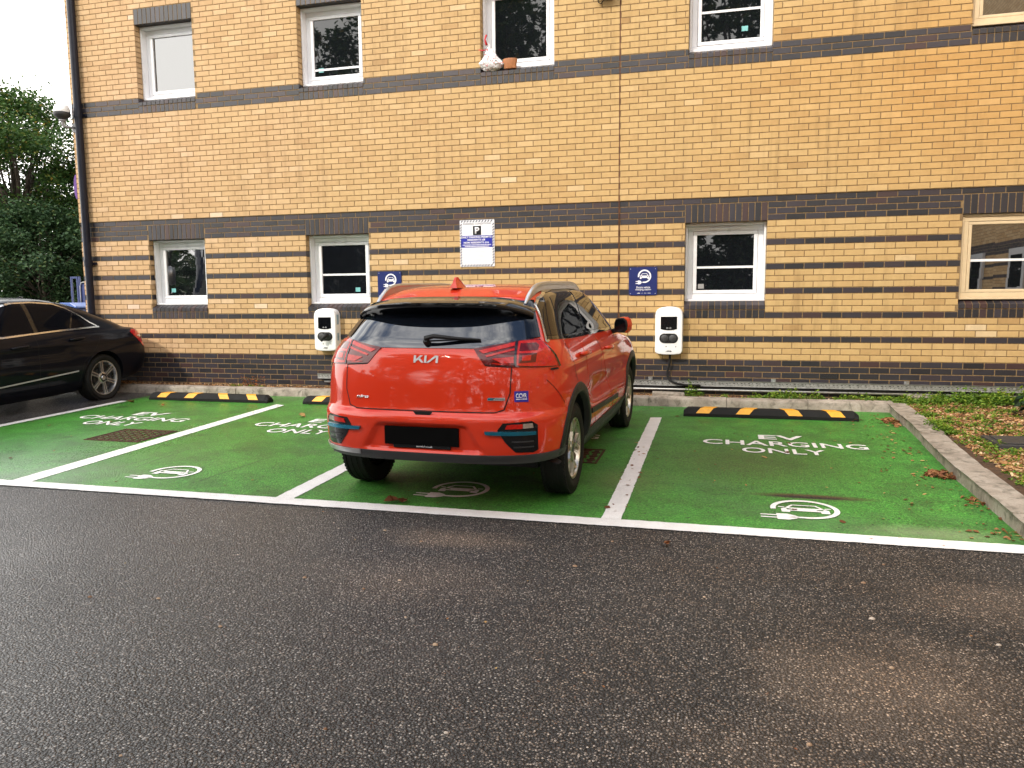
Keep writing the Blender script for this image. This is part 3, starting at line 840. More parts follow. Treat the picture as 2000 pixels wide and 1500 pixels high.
def build_black_car():
    root = thing('saloon_car', 'glossy black saloon with chrome window trim reversed up to the kerb', 'car')
    zs = []; z = .17
    while z < .92: zs.append(z); z += .022
    zs += [.93,.942,.955,.966,.976,.983,.989,.995,1.002,1.015,1.03,1.05]
    z = 1.08
    while z < 1.40: zs.append(z); z += .025
    zs += [1.41,1.425,1.438,1.447,1.453,1.458,1.461,1.463,1.464]
    def deform(p):
        if abs(p.x) > .5 and .3 < p.z < 1.0:
            sg = 1 if p.x > 0 else -1
            b = .016*math.exp(-((p.y-.05)/.40)**2)*math.exp(-((p.z-.62)/.14)**2) + .010*math.exp(-((p.z-.84)/.025)**2)*sstep(-.9,-.5,p.y) - .012*math.exp(-((p.z-.72)/.07)**2)*sstep(.4,.7,p.y)
            p = Vector((p.x+sg*b, p.y, p.z))
        return p
    bm = shell_mesh(BT, zs, NR=44, NS=72, NF=18, Dr=.60, Df=.75, nr=3.0, deform=deform)
    sh = Shell(bm.copy()); HZ = .322; CEN = [(0, HZ+.012), (2.874, HZ+.012)]
    body = carve_arches(bm, CEN, .372, .58)
    BP = M['black_paint']
    bm_obj('body', body, [BP, M['black_plastic']], root, angle=24)
    DL = [(-.045,1.045),(.06,1.10),(.20,1.21),(.36,1.305),(.54,1.368),(.85,1.394),(1.15,1.388),(1.40,1.33),(1.80,1.10),(1.93,1.005),(1.50,.995),(.70,1.03)]
    for sg in (-1, 1):
        kp = lambda c, n: c.x*sg > .3
        for nm, extra in (('rear_side_window', [((0,.93,0),(0,1,.0))]), ('front_side_window', [((0,1.03,0),(0,-1,0))])):
            p = sh.patch(poly_planes(DL, 'side')+extra, .004, .004, kp)
            bm_obj('side_window', p, M['dark_glass'], root, angle=40)
        mb = MB()
        sh.ribbon(mb, DL[:9], .017, .0075, 'side', .02, sg)
        mb.build('window_trim', M['chrome'], root, recalc=True)
        mb = MB(); sh.ribbon(mb, [(-.075,1.034),(.70,1.014),(1.50,.978),(1.95,.985)], .020, .0075, 'side', .02, sg)
        mb.build('waist_trim', M['chrome'], root, recalc=True)
        mb = MB(); sh.ribbon(mb, [(.28,1.255),(.43,1.035)], .022, .006, 'side', .02, sg); sh.ribbon(mb, [(.98,1.40),(.98,1.01)], .06, .006, 'side', .02, sg)
        mb.build('window_pillar', M['gloss_black'], root, recalc=True)
        mb = MB(); sh.ribbon(mb, [(.46,.470),(2.45,.350)], .017, .012, 'side', .02, sg)
        mb.build('side_trim', M['dull_trim'], root, recalc=True)
        gap(sh, root, [(.05,1.03),(.02,.90),(.12,.76),(.36,.58),(.42,.30)], .007, .002, 'side', .02, sg)
        gap(sh, root, [(1.05,1.01),(1.07,.30)], .007, .002, 'side', .02, sg)
        gap(sh, root, [(2.02,1.0),(2.06,.30)], .007, .002, 'side', .02, sg)
        for hy, hz in ((.30,.905), (1.20,.862)):
            h0, _ = sh.side(hy, hz, sg); h1, _ = sh.side(hy+.25, hz-.012, sg)
            o = Vector((sg*.036,0,0)); k = h1-h0; mb = MB()
            mb.tube([h0, h0+o*.8+k*.06, h0+o+k*.25, h0+o*1.05+k*.5, h0+o+k*.8, h0+o*.8+k*.94, h1], [.010,.013,.016,.017,.016,.013,.010], 10)
            mb.build('handle', BP, root, smooth=True)
        # tail lamp: wraps the corner
        kp2 = lambda c, n: c.x*sg > .3 and c.y < -.5
        def lamp(pts, m, off, nm, par):
            p = sh.patch(poly_planes(pts, 'side'), off, .006, kp2)
            return bm_obj(nm, p, m, par, angle=40) if p.faces else None
        tl = lamp([(-.59,.93),(-.65,.965),(-1.3,.955),(-1.3,.70),(-.84,.70),(-.65,.86)], M['red_tail'], .006, 'taillight', root)
        lamp([(-.70,.870),(-.86,.880),(-1.3,.880),(-1.3,.835),(-.90,.838),(-.79,.846)], M['milky_lens'], .010, 'lens', tl)
        for y in (0, 2.874):
            mb = MB(); arch_trim(sh, mb, y, HZ+.012, .368, .385, sg, R(-8), R(188), zmin=.24, proud=.004)
            mb.build('wheel_arch', BP, root, smooth=True, autosmooth=40, recalc=True)
        mb = MB(); mb.lathe([(-.07,.0),(-.06,.06),(0,.085),(.06,.07),(.075,0)], 16, 'y', (sg*1.0,1.78,1.05)); mb.build('mirror', BP, root, smooth=True)
        p = sh.patch(poly_planes([(sg*.45,.66),(sg*.85,.78),(sg*.85,.62),(sg*.5,.58)], 'rear'), .005, .005, lambda c, n: c.y > 2.6)
        if p.faces: bm_obj('headlight', p, M['milky_lens'], root)
    p = sh.patch([((0,0,1.05),(0,0,-1)), ((0,0,1.40),(0,0,1)), ((.60,0,0),(1,0,0)), ((-.60,0,0),(-1,0,0))], .004, .004, lambda c, n: c.y < .7 and n.y < -.15)
    bm_obj('rear_window', p, M['dark_glass'], root, angle=40)
    p = sh.patch([((0,0,1.04),(0,0,-1)), ((0,0,1.40),(0,0,1)), ((.62,0,0),(1,0,0)), ((-.62,0,0),(-1,0,0))], .004, .004, lambda c, n: c.y > 1 and n.y > .15)
    bm_obj('windscreen', p, M['dark_glass'], root, angle=40)
    gap(sh, root, [(-.60,.74),(-.56,.94),(.56,.94),(.60,.74)], .007, .002, 'rear')
    gap(sh, root, [(-.80,.70),(.80,.70)], .006, .002, 'rear')
    mb = MB(); mb.box(-.26,.26,-1.15,-1.137,.50,.61); mb.build('number_plate', M['plate_black'], root)
    h, _ = sh.cast((0, .55, 3), (0,0,-1))
    mb = MB(); mb.lathe([(-.05,.0),(-.04,.018),(.0,.022),(.04,.01),(.055,0)], 12, 'y', (0, .42, h.z+.012)); mb.build('aerial', BP, root, smooth=True)
    for y in (0, 2.874):
        for sg in (-1, 1):
            wheel(root, 'wheel', (sg*.80, y, HZ), sg, r=HZ, w=.23, rim=.240, style='six', mats=(M['silver_alloy'], M['dark_alloy']))
    mb = MB(); mb.box(-.62,.62,-.3,3.2,.17,.21); mb.build('underbody', M['black_plastic'], root)
    # nose points away from the wall
    yaw = R(180); 
    F = Vector((0, -1, -SL)).normalized(); Rv = Vector((-1, 0, 0)); U = Rv.cross(F)
    mt = Matrix((Rv, F, U)).transposed().to_4x4()
    mt.translation = Vector((-3.573-.90, -1.178, GZ(-1.178)-.014)); root.matrix_world = mt
    return root
# ------------------------------------------------------------------ brick building
def brick_mat(name, stops, rough, mott, bump=.35, dirt=.0, spec=.4):
    k = NT(name); oc = k.coord(); at = k.node('ShaderNodeAttribute', attribute_name='tint')
    c = k.ramp(at.outputs['Fac'], stops)
    n1 = k.noise(oc, 9, 6, .6); n2 = k.noise(oc, 160, 4, .6); n3 = k.noise(oc, .55, 4, .5)
    c = k.mix(k.maprange(n1, .35, .7, 0, mott), c, k.mix(.5, c, (.05,.035,.02), 'MULTIPLY'))
    c = k.mix(k.maprange(n2, .55, .75, 0, mott*.9), c, k.mix(.6, c, (.12,.09,.06), 'MULTIPLY'))
    if dirt:                                     # rain streaks run down the wall
        sep = k.node('ShaderNodeSeparateXYZ'); k.link(oc, sep.inputs[0]); cb = k.node('ShaderNodeCombineXYZ')
        k.link(k.math('MULTIPLY', sep.outputs[0], 5.0), cb.inputs[0]); k.link(k.math('MULTIPLY', sep.outputs[2], .35), cb.inputs[2])
        st = k.noise(cb.outputs[0], 1.6, 5, .6)
        c = k.mix(k.math('MULTIPLY', k.maprange(st, .52, .78, 0, dirt), k.maprange(n3, .35, .65, .2, 1)), c, k.mix(.55, c, (.16,.11,.07), 'MULTIPLY'))
    if dirt:                                     # a rusty orange batch high on the right, paler tint towards the left
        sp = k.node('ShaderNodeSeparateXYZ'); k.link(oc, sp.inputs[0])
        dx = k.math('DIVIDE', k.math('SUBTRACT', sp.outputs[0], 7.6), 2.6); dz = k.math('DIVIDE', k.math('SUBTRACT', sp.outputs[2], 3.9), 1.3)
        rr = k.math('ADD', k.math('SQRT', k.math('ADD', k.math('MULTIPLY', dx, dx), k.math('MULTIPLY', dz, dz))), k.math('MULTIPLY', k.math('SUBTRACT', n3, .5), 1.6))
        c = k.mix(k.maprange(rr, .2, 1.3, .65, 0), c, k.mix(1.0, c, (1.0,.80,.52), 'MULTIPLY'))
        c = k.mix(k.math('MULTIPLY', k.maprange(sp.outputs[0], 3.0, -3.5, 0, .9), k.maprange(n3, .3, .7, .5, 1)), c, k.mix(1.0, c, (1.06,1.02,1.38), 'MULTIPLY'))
    k.set(color=c, spec=spec, rough=k.maprange(n1, .3, .7, rough-.08, rough+.08))
    hb = k.math('ADD', k.math('MULTIPLY', n2, .7), n1)
    k.set(normal=k.bump(hb, bump, .004)); return k.mat
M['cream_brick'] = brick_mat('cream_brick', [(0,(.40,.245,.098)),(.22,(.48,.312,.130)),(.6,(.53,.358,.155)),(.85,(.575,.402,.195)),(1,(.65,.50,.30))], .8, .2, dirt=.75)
M['dark_brick'] = brick_mat('dark_brick', [(0,(.016,.015,.018)),(.4,(.026,.024,.029)),(.75,(.034,.029,.038)),(.9,(.044,.027,.029)),(1,(.055,.027,.025))], .42, .2, .2, spec=.55)
def mortar():
    k = NT('mortar'); oc = k.coord(); n = k.noise(oc, 40, 6)
    k.set(color=k.ramp(n, [(.3,(.15,.092,.040)),(.7,(.29,.195,.092))]), rough=.9, normal=k.bump(k.noise(oc, 220, 4), .5, .004)); return k.mat
M['mortar'] = mortar()
M['upvc'] = simple('white_window_frame', (.80,.80,.82), .32, var=.04, scale=5, rvar=.06)
M['pane'] = simple('window_pane', (.006,.007,.009), .012, var=.1, ior=1.6)
M['upvc_warm_cast'] = simple('warm_cast_window_frame', (.66,.52,.33), .35, var=.05)  # white frame with the warm bounce-light cast put into its colour
M['pane_mirror'] = simple('mirroring_pane', (.006,.007,.008), .012, var=.1, ior=2.5)
M['soffit'] = simple('shadow_board', (.3,.3,.3), .7)
M['sticker_teal'] = simple('sticker_teal', (.16,.42,.42), .4, var=.15)
M['drainpipe'] = simple('drainpipe', (.012,.013,.022), .35, var=.15, rvar=.05)
BW, CH, ZB = .225, .075, .55                    # brick module, course height, plinth top
K0, K1 = -8, 82
XL, XR, XJ = -4.95, 12.6, 3.492                 # left corner, right end, movement joint
CZ = lambda k: ZB + (k-1)*CH                    # underside of course k
def course_dark(k):
    return k <= 0 or k in (4,8,12,16,20,24,25,26,27,49,50,51)
WIN = []                                        # (x0, x1, sill course, label, options)
for n_, (x0, lab, op) in enumerate([
    (-3.70, 'ground floor white window nearest the building corner, teal sticker at its lower left', dict(f=0, mir=1, st=(.06,.05,'t'))),
    (-1.02, 'ground floor white window above the charger with a plug in it', dict(f=0, bar=.60, st=(.52,.03,'t'), blind=.50)),
    (4.325, 'ground floor white window with slot vent beside the charger with empty sockets', dict(f=0, bar=.585, vent=1, st=(.02,.02,'w'))),
    (7.465, 'ground floor window at the right edge mirroring a striped brick wall', dict(f=0, bar=.55, w=1.75, thin=1)),
    (-3.72, 'upper window by the drainpipe mirroring white sky', dict(f=1, mir=1)),
    (-1.03, 'upper window with a low glazing bar, second from the drainpipe', dict(f=1, bar=.88, st=(.06,.06,'t'))),
    (1.655, 'upper window with a bag and a pot on its sill', dict(f=1)),
    (4.332, 'upper window above the slot vent window, teal sticker at lower right', dict(f=1, bar=.55, st=(.48,.09,'t'))),
    (7.449, 'upper window cut off by the top right edge, wide pale frame', dict(f=1, w=1.75, thin=1, blind=.0)),]):
    w = op.get('w', .99)
    WIN.append((x0, x0+w, 8 if op['f'] == 0 else 49, lab, op))
def build_building():
    root = thing('building', 'cream brick building with dark brick bands, movement joint and white windows', 'building')
    rnd = random.Random(11)
    OP = []
    for x0, x1, ks, lab, op in WIN:
        up = op['f'] == 1
        top = 66 if up else 24                  # first course above the opening
        OP.append((x0, x1, ks, top+3, top))
    vents = [(5.70, -2), (8.05, -3)]
    mb = MB(); mo = MB()
    def oversail(k): return -.014 if k >= 28 else 0.0
    def solids(k):
        iv = [(XL, XR)]
        for a, b, k0, k1, _ in OP:
            if k0 <= k < k1:
                nv = []
                for p, q in iv:
                    if b <= p or a >= q: nv.append((p, q)); continue
                    if a > p: nv.append((p, a))
                    if b < q: nv.append((b, q))
                iv = nv
        return iv
    def brick(x0, x1, z0, z1, yf, yb, m, t):
        j = lambda s=.0009: rnd.uniform(-s, s)
        a = yf + j(.0012); c = .0022
        p = [(x0+c+j(), a, z0+c+j()), (x1-c+j(), a, z0+c+j()), (x1-c+j(), a, z1-c+j()), (x0+c+j(), a, z1-c+j())]
        q = [(x0, a+.0025, z0), (x1, a+.0025, z0), (x1, a+.0025, z1), (x0, a+.0025, z1)]
        r = [(x0, yb, z0), (x1, yb, z0), (x1, yb, z1), (x0, yb, z1)]
        fs = [(0,1,2,3)]
        for i in range(4):
            i2 = (i+1) % 4; fs += [(i, 4+i, 4+i2, i2), (4+i, 8+i, 8+i2, 4+i2)]
        mb.add(p+q+r, fs, m, t)
    J = .005
    for k in range(K0, K1):
        z0, z1 = CZ(k)+J, CZ(k+1)-J; yf = oversail(k); dk = course_dark(k)
        for (a, b) in solids(k):
            mo.quad((a, yf+.0045, CZ(k)), (b, yf+.0045, CZ(k)), (b, yf+.0045, CZ(k+1)), (a, yf+.0045, CZ(k+1)))
            segs = [(a, b, 0.0)]
            if a < XJ < b: segs = [(a, XJ-.006, 0.0), (XJ+.006, b, .016)]
            elif a >= XJ: segs = [(a, b, .016)]
            for sa, sb, ph in segs:
                off = ph + (0 if k % 2 else BW/2)
                x = math.floor((sa-off)/BW)*BW + off
                while x < sb:
                    p, q = max(x+J, sa), min(x+BW-J, sb); x += BW
                    if q-p < .028: continue
                    if q-p < .05 and abs(p-sa) > 1e-6 and False: continue
                    at_l = any(abs(p-o[1]) < .02 and o[2] <= k < o[3] for o in OP); at_r = any(abs(q-o[0]) < .02 and o[2] <= k < o[3] for o in OP)
                    t = rnd.random()
                    if not dk: t = min(1, max(0, rnd.gauss(.50, .13) + (.28 if rnd.random() < .03 else 0) - (.22 if rnd.random() < .04 else 0)))
                    pp = p + (J if (at_l and k >= (24 if k < 40 else 66)) else 0); qq = q - (J if (at_r and k >= (24 if k < 40 else 66)) else 0)
                    brick(pp, qq, z0, z1, yf, .108 if (at_l or at_r) else yf+.02, 1 if dk else 0, t)
    # corner return bricks of the left gable are laid by its own material; lintels and sills here
    for a, b, k0, k1, top in OP:
        n = round((b-a)/.0763); w = (b-a)/n; yf = oversail(top)
        za, zb = CZ(top), CZ(k1)
        mo.quad((a, yf+.0045, za), (b, yf+.0045, za), (b, yf+.0045, zb), (a, yf+.0045, zb))
        for i in range(n):
            brick(a+i*w+.005, a+(i+1)*w-.005, za+.002, zb-J, yf-.001, .108, 1, rnd.random())
        mo.quad((a, yf+.006, za+.004), (b, yf+.006, za+.004), (b, .108, za+.004), (a, .108, za+.004))
        # sill: headers on edge below, plinth bricks sloping back to the frame above
        zs = CZ(k0); y0 = (oversail(k0)) - .002
        mo.quad((a, y0+.005, zs), (b, y0+.005, zs), (b, y0+.005, zs+.16), (a, y0+.005, zs+.16))
        mo.quad((a, y0+.005, zs+.16), (b, y0+.005, zs+.16), (b, .125, zs+.222), (a, .125, zs+.222))
        for i in range(n):
            p, q = a+i*w+.005, a+(i+1)*w-.005; t = rnd.random()
            brick(p, q, zs+J, zs+.102, y0, y0+.04, 1, t)
            P = [(y0-.004, zs+.112), (y0-.004, zs+.160), (y0+.006, zs+.168), (.118, zs+.226), (.118, zs+.112)]
            vs = [(p, y, z) for y, z in P] + [(q, y, z) for y, z in P]; m5 = 5
            mb.add(vs, [(0,1,2,3,4)[::-1], (5,6,7,8,9)] + [(i5, (i5+1)%5, 5+(i5+1)%5, 5+i5) for i5 in range(5)], 1, rnd.random())
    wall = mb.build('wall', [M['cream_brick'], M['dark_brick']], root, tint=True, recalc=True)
    # mortar bed, structural core and roof behind the facing
    mo.build('mortar_joints', M['mortar'], wall)
    mb = MB(); zt = CZ(K1)
    mb.box(XJ-.006, XJ+.006, -.012, .006, .05, zt-.01)
    mb.build('movement_joint', simple('joint_sealant', (.10,.035,.014), .8, var=.3), wall)
    # gable, rear and projecting wing in the same banded brickwork
    def banded():
        k = NT('banded_brick'); oc = k.coord(); sep = k.node('ShaderNodeSeparateXYZ'); k.link(oc, sep.inputs[0])
        u = k.math('ADD', sep.outputs[0], sep.outputs[1]); z = k.math('SUBTRACT', sep.outputs[2], ZB)
        row = k.math('FLOOR', k.math('DIVIDE', z, CH)); fz = k.math('FRACT', k.math('DIVIDE', z, CH))
        sh = k.math('MULTIPLY', k.math('MODULO', k.math('ABSOLUTE', row), 2), .5)
        bx = k.math('ADD', k.math('DIVIDE', u, BW), sh); fx = k.math('FRACT', bx); bi = k.math('FLOOR', bx)
        ex = k.math('MINIMUM', fx, k.math('SUBTRACT', 1, fx)); ez = k.math('MINIMUM', fz, k.math('SUBTRACT', 1, fz))
        jm = k.math('MAXIMUM', k.math('LESS_THAN', ex, .022), k.math('LESS_THAN', ez, .066))
        cb = k.node('ShaderNodeCombineXYZ'); k.link(bi, cb.inputs[0]); k.link(row, cb.inputs[1])
        wn = k.node('ShaderNodeTexWhiteNoise'); k.link(cb.outputs[0], wn.inputs['Vector'])
        band = lambda a, b: k.math('MULTIPLY', k.math('GREATER_THAN', row, a-.5), k.math('LESS_THAN', row, b+.5))
        dk = k.math('LESS_THAN', row, -.5)
        for a, b in ((3,3),(7,7),(11,11),(15,15),(19,19),(23,26),(48,50)): dk = k.math('MAXIMUM', dk, band(a, b))
        cr = k.ramp(wn.outputs['Value'], [(0,(.52,.32,.14)),(1,(.68,.47,.25))]); db = k.ramp(wn.outputs['Value'], [(0,(.03,.027,.03)),(1,(.075,.05,.055))])
        c = k.mix(jm, k.mix(dk, cr, db), (.26,.18,.09)); k.set(color=c, rough=.75, normal=k.bump(k.math('SUBTRACT', 1, jm), .4, .006)); return k.mat
    BB = banded()
    mb = MB()
    mb.quad((XL, .0, -.3), (XL, .0, zt), (XL, 9.0, zt), (XL, 9.0, -.3)); mb.quad((XL, 9, -.3), (XL, 9, zt), (XR, 9, zt), (XR, 9, -.3))
    mb.quad((XL, -.014, ZB+27*CH), (XL, -.014, zt), (XL, .0, zt), (XL, .0, ZB+27*CH))
    mb.build('gable_wall', BB, root)
    mb = MB()
    mb.box(10.9, 12.5, -17.0, -.02, -.6, 9.6)
    wing = mb.build('wing', BB, root)
    for y in (-3.4, -6.2, -9.0, -11.8):
        for z0 in (CZ(11), CZ(52)):
            f = MB(); f.box(10.84, 10.898, y, y+1.0, z0, z0+1.05); f.build('window', M['upvc'], wing)
            f = MB(); f.box(10.834, 10.838, y+.14, y+.86, z0+.14, z0+.91); f.build('window_pane', M['pane'], wing)
    mb = MB(); mb.box(XL-.25, XR+.2, -.30, 9.2, zt+.004, zt+.16); mb.build('roof', M['grey_plastic'], root)
    # windows
    for x0, x1, ks, lab, op in WIN:
        up = op['f'] == 1; zb = CZ(ks)+.215; zt_ = CZ(66 if up else 24)-.003
        x0 += .004; x1 -= .004; W, H = x1-x0, zt_-zb
        fr = D.objects.new('window', None); COL.objects.link(fr); fr.parent = root; fr['label'] = lab
        fr.location = (x0, 0, zb); fr.empty_display_size = .1
        mb = MB()
        def ring(i0, i1, y0, y1):     # rectangular ring between insets
            a0, a1, b0, b1 = i0, i1, i0, i1
            mb.box(a0, W-a0, y0, y1, b0, b1); mb.box(a0, W-a0, y0, y1, H-b1, H-b0)
            mb.box(a0, a1, y0, y1, b1, H-b1); mb.box(W-a1, W-a0, y0, y1, b1, H-b1)
        th = op.get('thin')
        if th: I = (.0, .028, .080, .118); Y = (.04, .055, .062)
        else: I = (.0, .028, .094, .142); Y = (.095, .193, .184)
        ring(I[0], I[1], Y[0], Y[1]+.05); ring(I[1]+.001, I[2], Y[1], Y[1]+.055); 
        mb.build('frame', M['upvc_warm_cast'] if th else M['upvc'], fr, bevel=.005)
        mb = MB(); ring(I[2]+.003, I[3], Y[2], Y[1]+.058)
        if th and W > 1.5: mb.box(W/2-.04, W/2+.04, Y[2]-.001, Y[1]+.059, I[3]+.001, H-I[3]-.001)
        mb.build('sash', M['upvc_warm_cast'] if th else M['upvc'], fr, bevel=.006)
        mb = MB(); yg = Y[2]+.022; g = I[3]
        # the glass bows very slightly so that reflections break up
        N = 6
        for i in range(N):
            for j in range(N):
                P = lambda a, b: (g+(W-2*g)*a/N, yg+.0012*math.sin(PI*a/N)*math.sin(PI*b/N)*(1 if len(lab) % 2 else -1), g+(H-2*g)*b/N)
                mb.quad(P(i,j), P(i+1,j), P(i+1,j+1), P(i,j+1))
        mb.build('pane', M['pane_mirror'] if (th or op.get('mir')) else M['pane'], fr, smooth=True)
        if 'bar' in op:
            zz = H-g-(H-2*g)*op['bar']; mb = MB(); mb.box(g+.001, W-g-.001, yg-.0095, yg-.0035, zz-.014, zz+.014); mb.build('glazing_bar', M['upvc'], fr)
        if op.get('vent'):
            mb = MB(); mb.box(.30,.66,Y[1]-.022,Y[1]-.001,H-.082,H-.052); mb.build('slot_vent', M['upvc'], fr, bevel=.008)
        if 'st' in op:
            sx, sz, c = op['st']; mb = MB(); mb.box(g+sx, g+sx+.075, yg-.0044, yg-.0034, g+sz, g+sz+.06); mb.build('window_sticker', M['sticker_teal'] if c == 't' else M['soffit'], fr)
    # rainwater pipe
    mb = MB(); xa = -4.775
    mb.tube([(xa, -.075, z) for z in (.02, 2.0, 4.0, zt)], .055, 20)
    for z in (1.9, 4.15, 6.2): mb.lathe([(0,.064),(.09,.064),(.09,.055)], 20, 'z', (xa,-.075,z)); mb.box(xa-.10, xa+.10, -.03, .0, z+.02, z+.06)
    mb.build('drainpipe', M['drainpipe'], root, smooth=True, autosmooth=40)
    mb = MB(); mb.tube([(-4.866, -.022, z) for z in (ZB+27*CH+.05, 3.0, 4.2)], .008, 6); mb.tube([(-4.866,-.022,ZB+27*CH+.05), (-4.885,-.02,ZB+27*CH-.0), (-4.94,-.012,ZB+27*CH-.05)], .008, 6)
    mb.build('wall_cable', M['rubber'], root, smooth=True)
    for x, z in ((5.98, CZ(-2)), (8.2, CZ(-2)), (8.42, CZ(-2))):
        mb = MB(); mb.box(x, x+.215, -.006, .01, z+.005, z+.070)
        for i in range(8): mb.box(x+.012+i*.025, x+.028+i*.025, -.0085, -.006, z+.014, z+.061)
        mb.build('air_brick', M['dark_brick'], wall)
    return root
# ------------------------------------------------------------------ things fixed to the wall
def rrect(w, h, r, n=8):
    P = []
    for cx, cy, a in ((w/2-r, -h/2+r, -90), (w/2-r, h/2-r, 0), (-w/2+r, h/2-r, 90), (-w/2+r, -h/2+r, 180)):
        P += arc(cx, cy, r, R(a), R(a+90), n)
    return P
XZ = Matrix(((1,0,0,0),(0,0,-1,0),(0,1,0,0),(0,0,0,1)))      # local xy -> xz, +z towards the viewer (-y)
def charger(x, z, label, used):
    root = thing('charging_point', label, 'ev charger', (x, 0, z), group='charging points on the wall')
    w, h, d = .345, .605, .145
    top = [(w/2*math.sin(R(a))*1.0, h/2-.085+.085*math.cos(R(a))) for a in range(80, -81, -10)]
    out = arc(w/2-.045, -h/2+.045, .045, R(-80), R(0), 6) + [(w/2, h/2-.11)] + [(w/2-.006, h/2-.075)] + [(w/2*.93*math.sin(R(a)), h/2-.065+.065*math.cos(R(a))) for a in range(70, -71, -10)] + [(-w/2+.006, h/2-.075), (-w/2, h/2-.11)] + arc(-w/2+.045, -h/2+.045, .045, R(180), R(260), 6)
    out += [( -w*.2, -h/2-.008), (w*.2, -h/2-.008)]
    mb = MB()
    lv = [(0.0, 1.0), (d-.03, 1.0), (d-.012, .985), (d-.003, .955), (d, .91)]
    n = len(out); vs = []
    for dz, s in lv:
        for px, py in out: vs.append((px*s, -dz, py*(1-(1-s)*w/h)))
    fs = []
    for r_ in range(len(lv)-1):
        for k in range(n): fs.append((r_*n+k, r_*n+(k+1)%n, (r_+1)*n+(k+1)%n, (r_+1)*n+k))
    fs.append(tuple((len(lv)-1)*n+k for k in range(n))); mb.add(vs, fs)
    mb.build('housing', M['white_plastic'], root, smooth=True, autosmooth=35, recalc=True)
    scr = [(-.102,.175),(-.102,.018),(-.06,.006),(0,.002),(.06,.006),(.102,.018),(.102,.175)]
    mb = MB(); mb.prism(scr, d-.002, d+.003, M=XZ); so = mb.build('screen', M['screen'], root, recalc=True)
    mb = MB()
    for sx in (-1, 1): mb.prism([(sx*.02+px, .030+py) for px, py in arc(0,0,.012,0,2*PI,12)[:-1]], d+.003, d+.0038, M=XZ)
    mb.box(-.02,.02,-d-.0038,-d-.003,.028,.033); mb.build('card_symbol', simple('card_symbol', (.22,.22,.22), .5), so, recalc=True)
    mb = MB(); st = arc(.055, -.10, .062, R(-90), R(90), 12) + arc(-.055, -.10, .062, R(90), R(270), 12)
    mb.prism(st, d-.002, d+.004, M=XZ); sk = mb.build('socket', M['black_plastic'], root, recalc=True)
    for sx in (-1, 1):
        mb = MB(); mb.lathe([(-d-.014,.0),(-d-.013,.036),(-d-.008,.046),(-d-.003,.047)], 28, 'y', (sx*.052,0,-.10))
        mb.build('socket_lid', M['grey_plastic'], sk, smooth=True, autosmooth=40, recalc=True)
    if used:
        mb = MB(); mb.tube([(.03,-d-.005,-.07),(.05,-d-.05,-.075),(.03,-d-.075,-.10),(-.02,-d-.08,-.16)], [.034,.036,.030,.018], 12)
        mb.build('charging_plug', M['black_plastic'], sk, smooth=True)
    for tx, tz, ww, hh in ((.015,.236,.13,.026), (0,-.262,.075,.022)):
        b = text_mesh('.sta' if tz < 0 else '.ista', w=ww, h=hh, extrude=.001, bold=.02, shear=.15)
        o = bm_obj('lettering', b, M['black_print'], root, smooth=False); o.matrix_local = Matrix.Translation((tx, -d-.0012 + (.0 if tz < 0 else .008), tz)) @ XZ
    im = simple('indicator', (.35,.35,.36), .5); lm = simple('side_label', (.28,.42,.55), .45)
    for sx in (-.03, .09):
        mb = MB(); mb.prism([(sx+px, -.205+py) for px, py in arc(0,0,.009,0,2*PI,12)[:-1]], d-.001, d+.001, M=XZ); mb.build('indicator_mark', im, root, recalc=True)
    for k, zz in enumerate((.20, .08, .02, -.06, -.12)):
        pass
    for y0_, y1_, z0_, z1_ in ((-.105,-.045,.07,.21), (-.10,-.05,-.16,-.05)):
        mb = MB(); mb.box(w/2-.0005, w/2+.0012, y0_, y1_, z0_, z1_); mb.build('side_label', lm, root)
    return root
def blue_sign(x, z, label, w=.36, h=.36):
    root = thing('charging_sign', label, 'sign', (x, 0, z), group='blue charging signs')
    mb = MB(); mb.prism(rrect(w, h, .018), .006, .012, M=XZ); mb.build('panel', M['blue_sign'], root, recalc=True)
    b = polys_mesh([[((x_-.5)*.195, (y_-.5)*.195) for x_, y_ in p] for p in ev_symbol()], .0008)
    o = bm_obj('charging_symbol', b, M['white_print'], root, smooth=False); o.matrix_local = Matrix.Translation((.005, -.0125, .055)) @ XZ
    bm = bmesh.new(); add_text(bm, 'Electric vehicle', 0, -.078, w=.175, h=.026, extrude=.0008, bold=.012); add_text(bm, 'charging station', 0, -.108, w=.200, h=.030, extrude=.0008, bold=.012)
    o = bm_obj('lettering', bm, M['white_print'], root, smooth=False); o.matrix_local = Matrix.Translation((.005, -.0125, 0)) @ XZ
    bm = bmesh.new(); add_text(bm, '.sta', -.055, -.152, w=.04, h=.014, extrude=.0008, bold=.03, shear=.2)
    for xx, ww in ((-.01,.025), (.032,.028), (.08,.04)):
        add_text(bm, '-' if ww < .026 else '=', xx, -.152, w=ww, h=.002 if ww < .026 else .007, extrude=.0008)
    o = bm_obj('logo_row', bm, M['white_print'], root, smooth=False); o.matrix_local = Matrix.Translation((0, -.0125, 0)) @ XZ
    for sx in (-1, 1):
        for sz in (-1, 1): mb = MB(); mb.lathe([(-.0155,0),(-.015,.004),(-.0125,.005)], 10, 'y', (sx*(w/2-.022), 0, sz*(h/2-.022))); mb.build('screw', M['silver'], root, smooth=True, recalc=True)
    return root
